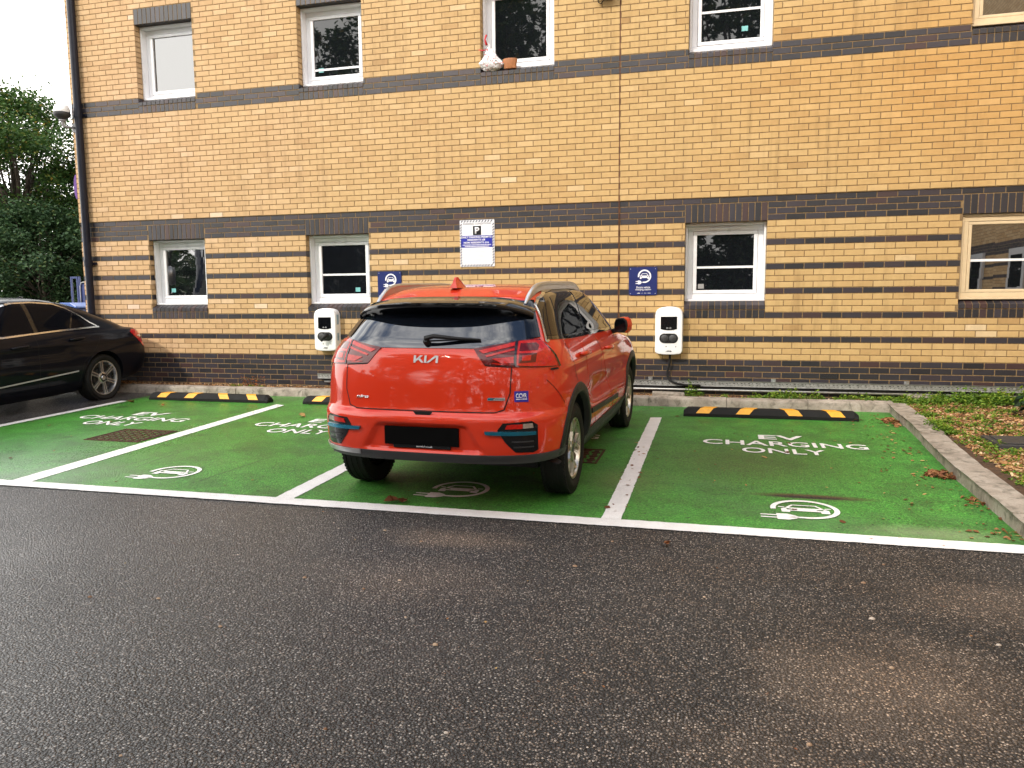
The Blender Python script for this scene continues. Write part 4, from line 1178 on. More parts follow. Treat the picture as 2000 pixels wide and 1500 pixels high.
def parking_sign(x, z, w=.49, h=.625):
    root = thing('parking_sign', 'white parking conditions sign with blue tariff panel and striped border', 'sign', (x, 0, z))
    mb = MB(); mb.prism(rrect(w, h, .012), .006, .011, M=XZ); mb.build('panel', simple('sign_white', (.76,.76,.79), .4, var=.03), root, recalc=True)
    navy = simple('sign_navy', (.012,.016,.06), .45); blue = simple('sign_blue', (.012,.02,.30), .4)
    mb = MB(); bw = .026; t0, t1 = .0112, .0120
    n = 11
    for i in range(n):
        for zz in (h/2-bw-.004, -h/2+.004):
            a = -w/2+.012+(w-.03)*i/n; mb.prism([(a, zz), (a+.018, zz), (a+.018+.018, zz+bw), (a+.018, zz+bw)], t0, t1, M=XZ)
    n = 15
    for i in range(n):
        for xx in (-w/2+.004, w/2-bw-.004):
            a = -h/2+.03+(h-.075)*i/n; mb.prism([(xx, a), (xx+bw, a+.02), (xx+bw, a+.038), (xx, a+.018)], t0, t1, M=XZ)
    mb.build('striped_border', navy, root, recalc=True)
    mb = MB(); mb.prism([(-w/2+.012,-.055),(w/2-.03,-.055),(w/2-.03,.105),(-w/2+.012,.105)], t0, .0118, M=XZ); mb.build('tariff_panel', blue, root, recalc=True)
    mb = MB(); mb.prism([(-.058,.110),(.058,.110),(.058,.232),(-.058,.232)], t0, .0124, M=XZ); mb.build('parking_symbol', M['black_print'], root, recalc=True)
    def put(nm, bm, mat, off=-.0126):
        o = bm_obj(nm, bm, mat, root, smooth=False); o.matrix_local = Matrix.Translation((0, off, 0)) @ XZ
    bm = bmesh.new(); add_text(bm, 'P', .002, .172, h=.088, w=.064, extrude=.0006, bold=.03); put('letter', bm, M['white_print'])
    bm = bmesh.new(); add_text(bm, 'PARKING CONDITIONS', .0, .262, w=.39, h=.026, extrude=.0006, bold=.012, spacing=1.1); put('heading', bm, navy, -.0114)
    bm = bmesh.new()
    add_text(bm, 'DAILY PARKING PERMITS', -.012, .083, w=.43, h=.026, extrude=.0006, bold=.03)
    add_text(bm, 'RESIDENTS \u00a38', -.012, .047, w=.25, h=.026, extrude=.0006, bold=.03)
    add_text(bm, 'NON RESIDENTS \u00a316', -.012, .010, w=.355, h=.026, extrude=.0006, bold=.03)
    put('tariff_lettering', bm, M['white_print'], -.0122)
    rn = random.Random(3)
    def greek(nm, rows, hh, mat, off):         # illegibly small print: rows of short strokes
        mb = MB()
        for zz, ww in rows:
            x_ = -ww/2 - .01
            while x_ < ww/2-.01:
                l = rn.uniform(.006, .03); mb.box(x_, min(x_+l, ww/2), off-.0005, off, zz-hh/2, zz+hh/2); x_ += l+.005
        mb.build(nm, mat, root)
    greek('small_print', [(-.020,.39),(-.040,.33)], .010, M['white_print'], -.0122)
    greek('conditions_print', [(-.075-.0175*i, rn.choice((.24,.30,.36,.38))) for i in range(13)], .0042, simple('faint_print', (.45,.45,.50), .5), -.0113)
    return root
def cctv(x, z):
    root = thing('security_camera', 'grey dome security camera on a bracket at the building corner', 'camera', (x, 0, z))
    c = Vector((-.055, -.20, .09))
    mb = MB(); mb.lathe([(.115,0),(.112,.045),(.09,.085),(.05,.108),(0,.115),(-.02,.112)], 28, 'z', c); mb.build('hood', M['white_plastic'], root, smooth=True, recalc=True)
    mb = MB(); mb.lathe([(-.02,.098),(-.03,.12),(-.05,.122),(-.075,.11),(-.11,.07),(-.125,.045),(-.125,0)], 28, 'z', c); mb.build('housing', M['grey_plastic'], root, smooth=True, autosmooth=40, recalc=True)
    mb = MB(); mb.lathe([(-.128,.05),(-.145,.05),(-.148,.03),(-.20,.022)], 18, 'z', c); mb.tube([c+Vector((0,0,-.18)), c+Vector((0,0,-.215)), c+Vector((.03,.05,-.225)), Vector((.0,-.03,-.125))], .019, 10)
    mb.box(-.045,.01,-.035,-.015,-.19,-.06); mb.build('bracket', simple('camera_grey', (.32,.31,.33), .5), root, smooth=True, autosmooth=40)
    mb = MB(); mb.tube([c+Vector((.08,.0,-.02)), c+Vector((.15,.06,-.01)), Vector((.05,-.03,.06)), Vector((.03,-.03,-.08))], .006, 6); mb.build('lead', M['rubber'], root, smooth=True)
    return root
def floodlight(x, z):
    root = thing('floodlight', 'black wall floodlight with a looped lead at the top edge', 'floodlight', (x, 0, z))
    mb = MB(); mb.box(-.11,.11,-.14,-.06,.0,.17); mb.build('lamp_body', M['black_plastic'], root, bevel=.008)
    mb = MB(); mb.box(-.09,.09,-.1445,-.1405,.018,.152); mb.build('lamp_glass', M['screen'], root)
    mb = MB(); mb.box(-.05,.05,-.06,-.014,.06,.11); mb.build('bracket', M['grey_plastic'], root)
    mb = MB(); mb.tube([(-.125,-.02,.20),(-.122,-.03,.06),(-.105,-.05,-.03),(-.07,-.07,-.055),(-.04,-.085,-.03),(-.045,-.09,.01)], .006, 8); mb.build('lead', M['rubber'], root, smooth=True)
    return root
def cable_tray():
    root = thing('cable_tray', 'perforated metal cable tray along the foot of the wall', 'cable tray', (0,0,0))
    z0, z1 = .215, .283; xa, xb = -.87, 10.8
    mb = MB()
    mb.box(xa, xb, -.062, -.060, z0, z1); mb.box(xa, xb, -.075, -.0605, z1, z1+.002); mb.box(xa, xb, -.075, -.0605, z0-.002, z0)
    mb.build('tray', M['galv'], root)
    mb = MB(); x = xa+.02; i = 0
    while x < xb-.03:
        l = .022 if i % 2 else .010
        mb.box(x, x+l, -.0632, -.0622, .254, .262); mb.box(x+.012, x+.012+l*.6, -.0632, -.0622, .233, .239)
        x += .045; i += 1
    so = mb.build('slots', M['black_print'], root); so['kind'] = 'stuff'
    for x in (5.42, 6.94, 8.45, 2.4, -.2, 3.9):
        mb = MB(); mb.box(x, x+.035, -.060, -.018, z1+.003, z1+.035); mb.box(x-.01, x+.045, -.018, -.003, z1-.03, z1+.035); mb.build('clip', M['silver'], root)
    mb = MB(); mb.box(xa, xb, -.058, -.004, z0+.004, z1-.012); mb.build('cable_fill', M['rubber'], root)
    mb = MB(); mb.tube([(xa+.1, -.045, .165), (xb, -.045, .165)], .016, 8); mb.build('conduit', M['galv'], root, smooth=True)
    mb = MB(); mb.tube([(xa+.1, -.04, .190), (xb, -.04, .190)], .020, 8); mb.build('black_cable', M['rubber'], root, smooth=True)
    return root
def charger_cable():
    mb = MB(); x = 4.155
    mb.tube([(x+.01,-.06,.61),(x+.005,-.055,.50),(x-.02,-.05,.40),(x-.02,-.06,.34),(x+.01,-.085,.285),(x+.09,-.095,.245),(x+.22,-.09,.225),(x+.40,-.085,.222)], .014, 10)
    o = mb.build('supply_cable', M['rubber'], smooth=True)
    return tag(o, 'black supply cable hanging from the charger with empty sockets to the tray', 'cable')
def sill_things():
    # carrier bag
    rn = random.Random(5); bm = bmesh.new(); bmesh.ops.create_icosphere(bm, subdivisions=5, radius=1)
    for v in bm.verts:
        p = v.co.copy(); n1 = noise.noise(p*2.3+Vector((3,1,7))); n2 = noise.noise(p*6.0); n3 = abs(noise.noise(p*11))
        s = 1 + .28*n1 + .16*n2 - .12*n3
        q = Vector((p.x*.155*s, p.y*.085*s, 0))
        if p.z > .25:
            t = (p.z-.25)/.75; k = (1-t)**1.3*.75+.22
            q = Vector((q.x*k*.8 - .03*t, q.y*k*.9, .07+.20*t*(1+.25*n2)))
        else: q.z = .07*max(p.z, -.95)/.95*1.1 + .02*n2
        v.co = q
    o = bm_obj('bag_body', bm, [None], None); 
    k = NT('carrier_bag'); oc = k.coord(); n = k.noise(oc, 14, 5, .6); pr = k.voro(oc, 9, out='Color'); sp = k.node('ShaderNodeSeparateColor'); k.link(pr, sp.inputs[0])
    c = k.ramp(n, [(.35,(.55,.52,.53)),(.55,(.78,.76,.76))]); rd = k.math('GREATER_THAN', k.noise(oc, 22, 3, .5, 1.5), .615); gn = k.math('GREATER_THAN', k.noise(oc, 17, 3, .5, .8), .66)
    c = k.mix(rd, c, (.50,.05,.06)); c = k.mix(gn, c, (.10,.11,.08)); k.set(color=c, rough=.32, normal=k.bump(k.noise(oc, 60, 4), .35, .01))
    o.data.materials.clear(); o.data.materials.append(k.mat)
    root = thing('carrier_bag', 'crumpled white and red carrier bag tied up on the upper window sill', 'bag', (1.785, .03, 3.625+.55+.098-.40))
    zz = CZ(49)+.175
    root.location = (1.79, .005, zz+.075); o.parent = root
    mb = MB(); mb.tube([(-.05,-.02,.255),(-.075,-.01,.33),(-.06,.01,.39)], [.016,.010,.012], 8); mb.tube([(-.06,0,.20),(-.12,-.02,.19),(-.16,-.01,.205)], .008, 6)
    mb.build('handles', simple('bag_red', (.55,.03,.04), .4), root, smooth=True)
    # pot
    root = thing('plant_pot', 'oval terracotta plant pot on the upper window sill beside the bag', 'plant pot', (2.045, .035, CZ(49)+.190))
    mb = MB(); n = 28; prof = [(0,.072),(.005,.080),(.075,.086),(.085,.092),(.125,.094),(.128,.088),(.10,.082)]
    vs = []
    for z, r_ in prof:
        for i in range(n): a = 2*PI*i/n; vs.append((r_*math.cos(a)*1.05, r_*math.sin(a)*.55, z))
    fs = [tuple(range(n))[::-1]]
    for j in range(len(prof)-1):
        for i in range(n): fs.append((j*n+i, j*n+(i+1)%n, (j+1)*n+(i+1)%n, (j+1)*n+i))
    fs.append(tuple((len(prof)-1)*n+i for i in range(n))); mb.add(vs, fs)
    mb.build('pot', simple('terracotta', (.42,.17,.07), .55, var=.2), root, smooth=True, autosmooth=40, recalc=True)
    mb = MB(); mb.box(-.05,.05,-.02,.02,0,.12); o = mb.build('carton', simple('dark_green_card', (.05,.10,.09), .5), bevel=.004); o.location = (1.93, .07, CZ(49)+.205)
    tag(o, 'dark green carton standing between the bag and the pot', 'carton')
def oval_sign():
    root = thing('oval_sign', 'purple oval sign projecting from the gable behind the drainpipe', 'sign', (XL-.125, .12, 3.15))
    mb = MB(); P = arc(0,0,1,0,2*PI,32)[:-1]
    mb.prism([(x*.05, y*.19) for x, y in P], -.012, .012, M=XZ); mb.build('panel', simple('purple', (.09,.02,.20), .4), root, recalc=True)
    mb = MB(); mb.box(.04,.124,-.008,.008,-.05,.05); mb.build('bracket', M['galv'], root)
# ------------------------------------------------------------------ ground
def blobs(k, sp, wob):
    def blob(cx, cy, rx, ry, w=.5):
        dx = k.math('DIVIDE', k.math('SUBTRACT', sp.outputs[0], cx), rx); dy = k.math('DIVIDE', k.math('SUBTRACT', sp.outputs[1], cy), ry)
        rr = k.math('SQRT', k.math('ADD', k.math('MULTIPLY', dx, dx), k.math('MULTIPLY', dy, dy)))
        return k.math('ADD', rr, k.math('MULTIPLY', k.math('SUBTRACT', wob, .5), w*2))
    return blob
def asphalt():
    k = NT('asphalt'); oc = k.coord()
    d1 = k.voro(oc, 98); c1 = k.voro(oc, 98, out='Color'); d2 = k.voro(oc, 190)
    big = k.noise(oc, .45, 5, .6); mid = k.noise(oc, 2.3, 6, .65, .4); patch = k.noise(oc, .9, 3, .5); fine = k.noise(oc, 5.5, 6, .7)
    sep = k.node('ShaderNodeSeparateColor'); k.link(c1, sep.inputs[0]); sp = k.node('ShaderNodeSeparateXYZ'); k.link(oc, sp.inputs[0])
    blob = blobs(k, sp, mid)
    stone = k.ramp(sep.outputs[0], [(0,(.018,.018,.019)),(.28,(.048,.047,.048)),(.55,(.125,.121,.120)),(.78,(.21,.175,.14)),(.89,(.31,.29,.275)),(.955,(.46,.42,.37)),(1,(.62,.59,.55))])
    tar = k.maprange(d1, .34, .54, 0, 1)
    c = k.mix(tar, stone, (.005,.005,.005))
    # browner towards the right, bare worn places, rust flecks
    browning = k.math('MULTIPLY', k.maprange(sp.outputs[0], 2.2, 5.6, 0, 1, True), k.maprange(mid, .35, .7, .25, .8))
    c = k.mix(browning, c, k.mix(1.0, c, (1.0,.70,.46), 'MULTIPLY'))
    for cx, cy, rx, ry, a_ in ((5.45,-7.0,.42,.40,.9),(3.2,-5.75,.40,.16,.9),(6.1,-6.1,.45,.25,.55),(3.2,-6.45,.45,.30,.40),(5.0,-7.6,.4,.2,.35)):
        c = k.mix(k.maprange(blob(cx, cy, rx, ry, 1.3), .2, 1.4, a_, 0), c, k.mix(1.0, k.mix(.30, c, (.16,.13,.105)), (2.0,1.75,1.5), 'MULTIPLY'))
    c = k.mix(k.maprange(patch, .60, .78, 0, .25), c, (.13,.11,.095))
    rust = k.math('MULTIPLY', k.math('GREATER_THAN', k.noise(oc, 38, 2, .5), .69), k.math('LESS_THAN', tar, .5))
    c = k.mix(k.math('MULTIPLY', rust, .6), c, (.22,.085,.03))
    # wet sheen on the left: bluish sky tint put into colour, smoother binder
    damp_sheen = k.math('MULTIPLY', k.maprange(sp.outputs[0], 4.4, .6, 0, 1, True), k.maprange(big, .3, .6, .55, 1))
    c = k.mix(k.math('MULTIPLY', damp_sheen, .35), c, k.mix(1.0, c, (.70,.75,.90), 'MULTIPLY'))
    r = k.math('SUBTRACT', k.math('ADD', k.maprange(big, .35, .65, .44, .60), k.math('MULTIPLY', sep.outputs[1], .16)), k.math('MULTIPLY', damp_sheen, .22))
    h = k.math('ADD', k.math('SUBTRACT', 1, d1), k.math('MULTIPLY', k.math('SUBTRACT', 1, d2), .30))
    b1 = k.bump(h, 1.0, .018); b2 = k.bump(fine, .12, .02, b1)
    k.set(color=c, rough=r, spec=.6, normal=b2, coat=k.math('MULTIPLY', damp_sheen, .8), coatr=.26)
    k.link(k.bump(h, .45, .012), k.bsdf.inputs['Coat Normal']); return k.mat
def green_paint():
    k = NT('green_surfacing'); oc = k.coord()
    d1 = k.voro(oc, 85); c1 = k.voro(oc, 85, out='Color'); n1 = k.noise(oc, .7, 5, .6); n2 = k.noise(oc, 3.2, 6, .65, .5); n3 = k.noise(oc, 26, 4, .6); n4 = k.noise(oc, .38, 3, .5)
    sep = k.node('ShaderNodeSeparateColor'); k.link(c1, sep.inputs[0])
    c = k.ramp(sep.outputs[0], [(0,(.036,.205,.022)),(.35,(.052,.265,.028)),(.75,(.076,.33,.038)),(1,(.115,.40,.055))])
    c = k.mix(k.maprange(d1, .45, .66, 0, .55), c, (.012,.07,.012))
    c = k.mix(k.maprange(n2, .40, .72, 0, .72), c, (.028,.060,.014))            # tyre scuffs and grime
    c = k.mix(k.maprange(n1, .54, .72, 0, .35), c, (.10,.20,.085))               # bleached patches
    pit = k.math('MAXIMUM', k.math('GREATER_THAN', n3, .67), k.math('GREATER_THAN', k.noise(oc, 58, 2, .5), .685)); c = k.mix(k.math('MULTIPLY', pit, .85), c, (.014,.018,.010))
    sp = k.node('ShaderNodeSeparateXYZ'); k.link(oc, sp.inputs[0])
    blob = blobs(k, sp, n2)
    # oil stain in the right hand bay, darker brown and paler patches
    st = blob(5.42, -4.35, .36, .060, .5); c = k.mix(k.maprange(st, .6, 1.35, .95, 0), c, (.060,.028,.012)); 
    st2 = blob(5.40, -4.375, .30, .030, .4); c = k.mix(k.maprange(st2, .7, 1.2, .95, 0), c, (.008,.010,.008))
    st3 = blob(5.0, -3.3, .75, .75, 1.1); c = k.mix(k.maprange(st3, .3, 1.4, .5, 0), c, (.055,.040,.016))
    st4 = blob(6.05, -5.05, .42, .14, .8); c = k.mix(k.maprange(st4, .3, 1.4, .5, 0), c, (.26,.28,.17))
    st5 = blob(4.05, -4.15, .35, .45, .9); c = k.mix(k.maprange(st5, .2, 1.2, .45, 0), c, (.13,.12,.05))
    for x0_, sl, ya, yb in ((-.27,.06,-4.75,-3.75),(-.12,-.05,-4.6,-3.85),(.74,.10,-4.9,-4.0),(5.15,2.6,-1.9,-1.72),(-2.2,1.9,-4.3,-3.9)):
        xx = k.math('SUBTRACT', sp.outputs[0], k.math('ADD', k.math('MULTIPLY', k.math('SUBTRACT', sp.outputs[1], ya), sl), k.math('ADD', x0_-.04, k.math('MULTIPLY', n2, .08))))
        ln = k.math('MULTIPLY', k.math('LESS_THAN', k.math('ABSOLUTE', xx), k.math('ADD', .002, k.math('MULTIPLY', n3, .010))), k.math('MULTIPLY', k.math('GREATER_THAN', sp.outputs[1], ya), k.math('LESS_THAN', sp.outputs[1], yb)))
        c = k.mix(k.math('MULTIPLY', ln, .75), c, (.012,.022,.010))
    damp_sheen = k.maprange(sp.outputs[0], 1.9, -1.0, 0, .22, True); wet = k.math('MULTIPLY', k.math('MULTIPLY', damp_sheen, 3.6), k.maprange(sp.outputs[1], -3.0, -4.8, .15, 1, True))
    r = k.math('SUBTRACT', k.math('ADD', k.maprange(n4, .35, .68, .44, .64), k.math('MULTIPLY', sep.outputs[1], .14)), damp_sheen)
    h = k.math('ADD', k.math('SUBTRACT', 1, d1), k.math('MULTIPLY', n3, .5))
    k.set(color=c, rough=r, spec=.5, normal=k.bump(h, .5, .006), coat=k.math('MULTIPLY', wet, k.maprange(n1, .3, .62, .3, 1)), coatr=.30); k.link(k.bump(h, .35, .007), k.bsdf.inputs['Coat Normal']); return k.mat
def road_paint():
    k = NT('white_road_paint'); oc = k.coord(); d = k.voro(oc, 120); n = k.noise(oc, 7, 6, .7); n3 = k.noise(oc, 45, 4, .65); n0 = k.noise(oc, 1.3, 4)
    c = k.ramp(n, [(.3,(.72,.71,.69)),(.65,(.84,.83,.81))])
    c = k.mix(k.maprange(n3, .62, .74, 0, .55), c, (.30,.26,.22))
    ch = k.math('MULTIPLY', k.math('GREATER_THAN', n, .66), k.math('GREATER_THAN', n0, .54)); c = k.mix(k.math('MULTIPLY', ch, .8), c, (.33,.13,.08))
    k.set(color=c, rough=.55, normal=k.bump(k.math('SUBTRACT', 1, d), .45, .006)); return k.mat
def kerb_mat():
    k = NT('kerb_concrete'); oc = k.coord(); n = k.noise(oc, 4.5, 7, .65, .3); f = k.noise(oc, 90, 4, .7); v = k.voro(oc, 140)
    c = k.ramp(n, [(.25,(.17,.14,.11)),(.5,(.33,.285,.235)),(.75,(.46,.41,.35))]); c = k.mix(k.maprange(f, .5, .75, 0, .6), c, (.12,.10,.08))
    m = k.noise(oc, 11, 5, .6, .6); c = k.mix(k.maprange(m, .50, .70, 0, .75), c, (.060,.055,.035))
    k.set(color=c, rough=.85, normal=k.bump(k.math('ADD', k.math('MULTIPLY', f, .8), n), .6, .008)); return k.mat
def soil_mat():
    k = NT('soil'); oc = k.coord(); n = k.noise(oc, 14, 6, .7); k.set(color=k.ramp(n, [(.3,(.035,.020,.010)),(.6,(.10,.052,.024)),(.8,(.19,.11,.055))]), rough=.95, normal=k.bump(k.noise(oc, 60, 5), .9, .02)); return k.mat
def sheet(name, mat, poly, lift, step=None, kind='structure'):
    bm = bmesh.new(); f = bm.faces.new([bm.verts.new((x, y, GZ(y)+lift)) for x, y in poly]); f.normal_update()
    if f.normal.z < 0: f.normal_flip()
    bmesh.ops.triangulate(bm, faces=bm.faces[:])
    o = bm_obj(name, bm, mat, None, smooth=False)
    if kind: o['kind'] = kind
    return o
def on_ground(o, x, y, lift, rz=0):
    o.matrix_world = Matrix.Translation((x, y, GZ(y)+lift)) @ Matrix.Rotation(math.atan(SL), 4, 'X') @ Matrix.Rotation(rz, 4, 'Z'); return o
def build_ground():
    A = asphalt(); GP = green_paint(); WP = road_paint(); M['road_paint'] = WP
    g = MB(); n = 1
    g.quad((-120, -140, GZ(-140)), (120, -140, GZ(-140)), (120, 0, 0), (-120, 0, 0)); g.quad((-120,0,0),(120,0,0),(120,140,0),(-120,140,0))
    structure(g.build('ground', A))
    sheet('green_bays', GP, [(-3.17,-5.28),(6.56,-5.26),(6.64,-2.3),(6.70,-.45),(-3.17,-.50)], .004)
    rl = random.Random(9)
    def line(a, b, c, d):                       # slightly ragged edges, as rolled thermoplastic has
        P = []; Q = [a, b, c, d]
        for (x0, y0), (x1, y1) in zip(Q, Q[1:]+Q[:1]):
            n = max(1, int(math.hypot(x1-x0, y1-y0)/.035))
            for i in range(n): P.append((x0+(x1-x0)*i/n+rl.gauss(0,.0022), y0+(y1-y0)*i/n+rl.gauss(0,.0022)))
        return sheet('bay_line', WP, P, .008)
    # strip between the bays and the aisle, then the four dividers
    line((-3.30,-5.36), (6.50,-5.325), (6.53,-5.17), (-3.30,-5.225))
    line((-3.26,-5.225), (-3.13,-5.225), (-3.10,-1.32), (-3.22,-1.30))
    line((-.795,-5.218), (-.600,-5.217), (-.70,-1.255), (-.845,-1.215))
    line((1.625,-5.205), (1.775,-5.205), (1.72,-1.25), (1.60,-1.22))
    line((4.035,-5.19), (4.165,-5.19), (4.155,-1.285), (4.03,-1.305))
    # lettering and symbols
    for i, cx in enumerate((-1.975, .455, 2.89, 5.37)):
        if True:
            bm = bmesh.new()
            add_text(bm, 'EV', .0, .31, w=.42, h=.215, extrude=0, bold=.022); add_text(bm, 'CHARGING', 0, 0, w=1.47, h=.215, extrude=0, bold=.012); add_text(bm, 'ONLY', -.02, -.32, w=.72, h=.215, extrude=0, bold=.012)
            for f in bm.faces:
                f.normal_update()
                if f.normal.z < 0: f.normal_flip()
            o = bm_obj('painted_lettering', bm, WP, None, smooth=False); on_ground(o, cx, -2.53 if i else -2.50, .0085)
            lab = ['white EV CHARGING ONLY lettering on the green bay next to the black saloon', 'white EV CHARGING ONLY lettering on the green bay, half hidden by the SUV bumper', 'white EV CHARGING ONLY lettering mostly hidden beneath the orange-red SUV', 'white EV CHARGING ONLY lettering on the empty green bay beside the concrete kerb'][i]
            tag(o, lab, 'road marking', 'painted EV CHARGING ONLY lettering')
        if i:
            bm = polys_mesh([[((x-.5)*.51, (y-.5)*.50) for x, y in p] for p in ev_symbol(True)], 0)
            for f in bm.faces:
                f.normal_update()
                if f.normal.z < 0: f.normal_flip()
            o = bm_obj('painted_symbol', bm, WP, None, smooth=False); on_ground(o, (0,.305,2.855,5.305)[i], -4.715, .0085)
            tag(o, ['', 'white painted car and plug symbol in the green bay left of the SUV', 'white painted car and plug symbol in shade under the SUV rear bumper', 'white painted car and plug symbol in the empty bay beside an oil stain'][i], 'road marking', 'painted car and plug symbols')
    # kerbs: far run along the wall, then the run down the right hand side
    K = kerb_mat(); M['kerb'] = K; rn = random.Random(4)
    def kerb_run(name, pts, w, h, ln):
        mb = MB()
        for (ax, ay), (bx, by) in zip(pts[:-1], pts[1:]):
            L = math.hypot(bx-ax, by-ay); n = max(1, round(L/ln)); tx, ty = (bx-ax)/L, (by-ay)/L; nx, ny = -ty, tx
            for i in range(n):
                a, b = L*i/n+.003, L*(i+1)/n-.003; hh = h+rn.uniform(-.006,.006); sh_ = rn.uniform(-.006,.006); ch = .028
                prof = [(0,-.1),(0,hh-ch),(.008,hh-ch*.4),(ch,hh),(w-.01,hh+.002),(w,hh-.01),(w,-.1)]
                m = 6; vs = []
                for j in range(m+1):
                    s = a+(b-a)*j/m
                    for u, z in prof:
                        q = (u+sh_) + rn.uniform(-.0025,.0025); x = ax+tx*s+nx*q; y = ay+ty*s+ny*q; vs.append((x, y, GZ(y)+z+(rn.uniform(-.003,.003) if z > 0 else 0)))
                P = len(prof); fs = [(j*P+p_, j*P+p_+1, (j+1)*P+p_+1, (j+1)*P+p_) for j in range(m) for p_ in range(P-1)]
                fs += [tuple(range(P)), tuple(m*P+p_ for p_ in range(P))[::-1]]
                mb.add(vs, fs)
        return structure(mb.build(name, K, smooth=True, autosmooth=38, recalc=True))
    kerb_run('kerb', [(-9.5,-.56),(-3.0,-.535),(.2,-.49),(6.74,-.452)], .155, .115, .915)
    kerb_run('kerb', [(6.50,-6.9),(6.535,-4.9),(6.545,-3.7),(6.625,-2.25),(6.695,-.42)], -.165, .118, .78)
    # planting strip and bed behind the kerbs
    S = soil_mat()
    def bed(name, x0, x1, y0, y1, hf, nx, ny):
        mb = MB(); vs = []; fs = []
        for j in range(ny+1):
            for i in range(nx+1):
                x = x0+(x1-x0)*i/nx; y = y0+(y1-y0)*j/ny; vs.append((x, y, hf(x, y)))
        for j in range(ny):
            for i in range(nx): fs.append((j*(nx+1)+i, j*(nx+1)+i+1, (j+1)*(nx+1)+i+1, (j+1)*(nx+1)+i))
        mb.add(vs, fs); return structure(mb.build(name, S, smooth=True))
    M['soil'] = S
    global bed_z
    def bed_z(x, y):
        b = GZ(y) + .085 + .018*noise.noise(Vector((x*2.2, y*2.2, 3))) + .008*noise.noise(Vector((x*9, y*9, 1)))
        if x > 6.75: b += .02*min(1, (x-6.75)) 
        return b
    bed('planting_strip', -9.5, 6.72, -.42, -.002, bed_z, 220, 8)
    bed('planting_bed', 6.70, 10.85, -9.0, -.002, bed_z, 60, 120)
    # wheel stops
    def stop(x0, x1, y, label):
        L = x1-x0; root = thing('wheel_stop', label, 'wheel stop', group='black rubber wheel stops at the bay heads'); on_ground(root, (x0+x1)/2, y, .004)
        prof = [(-.078,0),(-.078,.036),(-.040,.098),(.040,.100),(.078,.036),(.078,0)]
        mb = MB(); vs = []; secs = [(-L/2,.96,.62),(-L/2+.012,1,.72),(-L/2+.05,1,1),(L/2-.05,1,1),(L/2-.012,1,.72),(L/2,.96,.62)]
        for x, sy, sz in secs:
            for py, pz in prof: vs.append((x, py*sy, pz*sz))
        n = len(prof); fs = [tuple(range(n)), tuple(5*n+k for k in range(n))[::-1]]
        for r_ in range(5):
            for k in range(n): fs.append((r_*n+k, r_*n+(k+1)%n, (r_+1)*n+(k+1)%n, (r_+1)*n+k))
        mb.add(vs, fs); mb.build('rubber_block', M['rubber'], root, recalc=True, bevel=.004)
        for i, f in enumerate((-.36,-.125,.125,.36)):
            s = .05 if f < 0 else -.05; c = f*L; hw = .073; mb = MB()
            P = lambda u, sx: (c+sx*hw + s*u,)
            pts = [(0.0,-.0795,.042),(.5,-.0425,.0985),(1.0,.038,.1025)]
            for (u0,y0,z0),(u1,y1,z1) in zip(pts[:-1], pts[1:]):
                xa = s*(u0*2-1); xb = s*(u1*2-1)
                mb.quad((c-hw+xa,y0,z0),(c+hw+xa,y0,z0),(c+hw+xb,y1,z1),(c-hw+xb,y1,z1))
            mb.build('reflector_patch', M['stop_yellow'], root)
        return root
    M['stop_yellow'] = simple('stop_yellow', (.78,.36,.012), .45, var=.12, scale=30)
    stop(-2.90,-1.03,-1.06,'black and yellow wheel stop in the bay next to the black saloon')
    stop(-.525,1.345,-1.03,'black and yellow wheel stop half hidden behind the SUV')
    stop(4.39,6.26,-1.06,'black and yellow wheel stop in the empty bay by the corner kerb')
    # iron covers
    def cover(x0, x1, y0, y1, label, rz=0):
        root = thing('drain_cover', label, 'drain cover', group='rusty iron drain covers in the bays'); on_ground(root, (x0+x1)/2, (y0+y1)/2, .0045)
        w, h = x1-x0, y1-y0; mb = MB()
        for a in (-1, 1): mb.box(-w/2, w/2, a*h/2-.02*(a>0), a*h/2+.02*(a<0), -.02, .006); mb.box(a*w/2-.02*(a>0), a*w/2+.02*(a<0), -h/2+.0205, h/2-.0205, -.02, .006)
        mb.build('frame', M['rust'], root)
        mb = MB(); mb.box(-w/2+.024, w/2-.024, -h/2+.024, h/2-.024, -.02, -.002)
        n = 7; iw = w-.05; ih = h-.05
        for i in range(n):
            for j in range(n):
                if (i+j) % 2: mb.box(-iw/2+iw*i/n+.006, -iw/2+iw*(i+1)/n-.006, -ih/2+ih*(j+.5)/n-.022, -ih/2+ih*(j+.5)/n+.022, -.002, .005)
                else: mb.box(-iw/2+iw*(i+.5)/n-.022, -iw/2+iw*(i+.5)/n+.022, -ih/2+ih*j/n+.006, -ih/2+ih*(j+1)/n-.006, -.002, .005)
        mb.build('lid', M['rust'], root)
    k = NT('rusty_iron'); oc = k.coord(); n = k.noise(oc, 16, 6, .7); k.set(color=k.ramp(n, [(.3,(.028,.012,.009)),(.55,(.075,.024,.014)),(.8,(.13,.05,.028))]), rough=.7, metal=.2, normal=k.bump(k.noise(oc, 90, 4), .6, .004)); M['rust'] = k.mat
    cover(-1.55,-.88,-3.69,-3.09,'rusty square drain cover in the left bay crossing the white line')
    cover(3.10,3.77,-3.66,-3.10,'rusty drain cover half hidden behind the rear wheel of the SUV')
    # pale slabs and the dark cover in the planting
    for x, y, w, d, lab in ((4.16,-.20,.40,.15,'pale concrete slab lying in the weeds below the charger with empty sockets'), (7.08,-.10,.28,.14,'small pale stone block against the wall in the planting bed')):
        mb = MB(); mb.box(-w/2,w/2,-d/2,d/2,-.03,.03); o = mb.build('stone_slab', M['kerb'], bevel=.008); o.location = (x, y, bed_z(x,y)+.035); o.rotation_euler = (.05,.03,.1); tag(o, lab, 'slab')
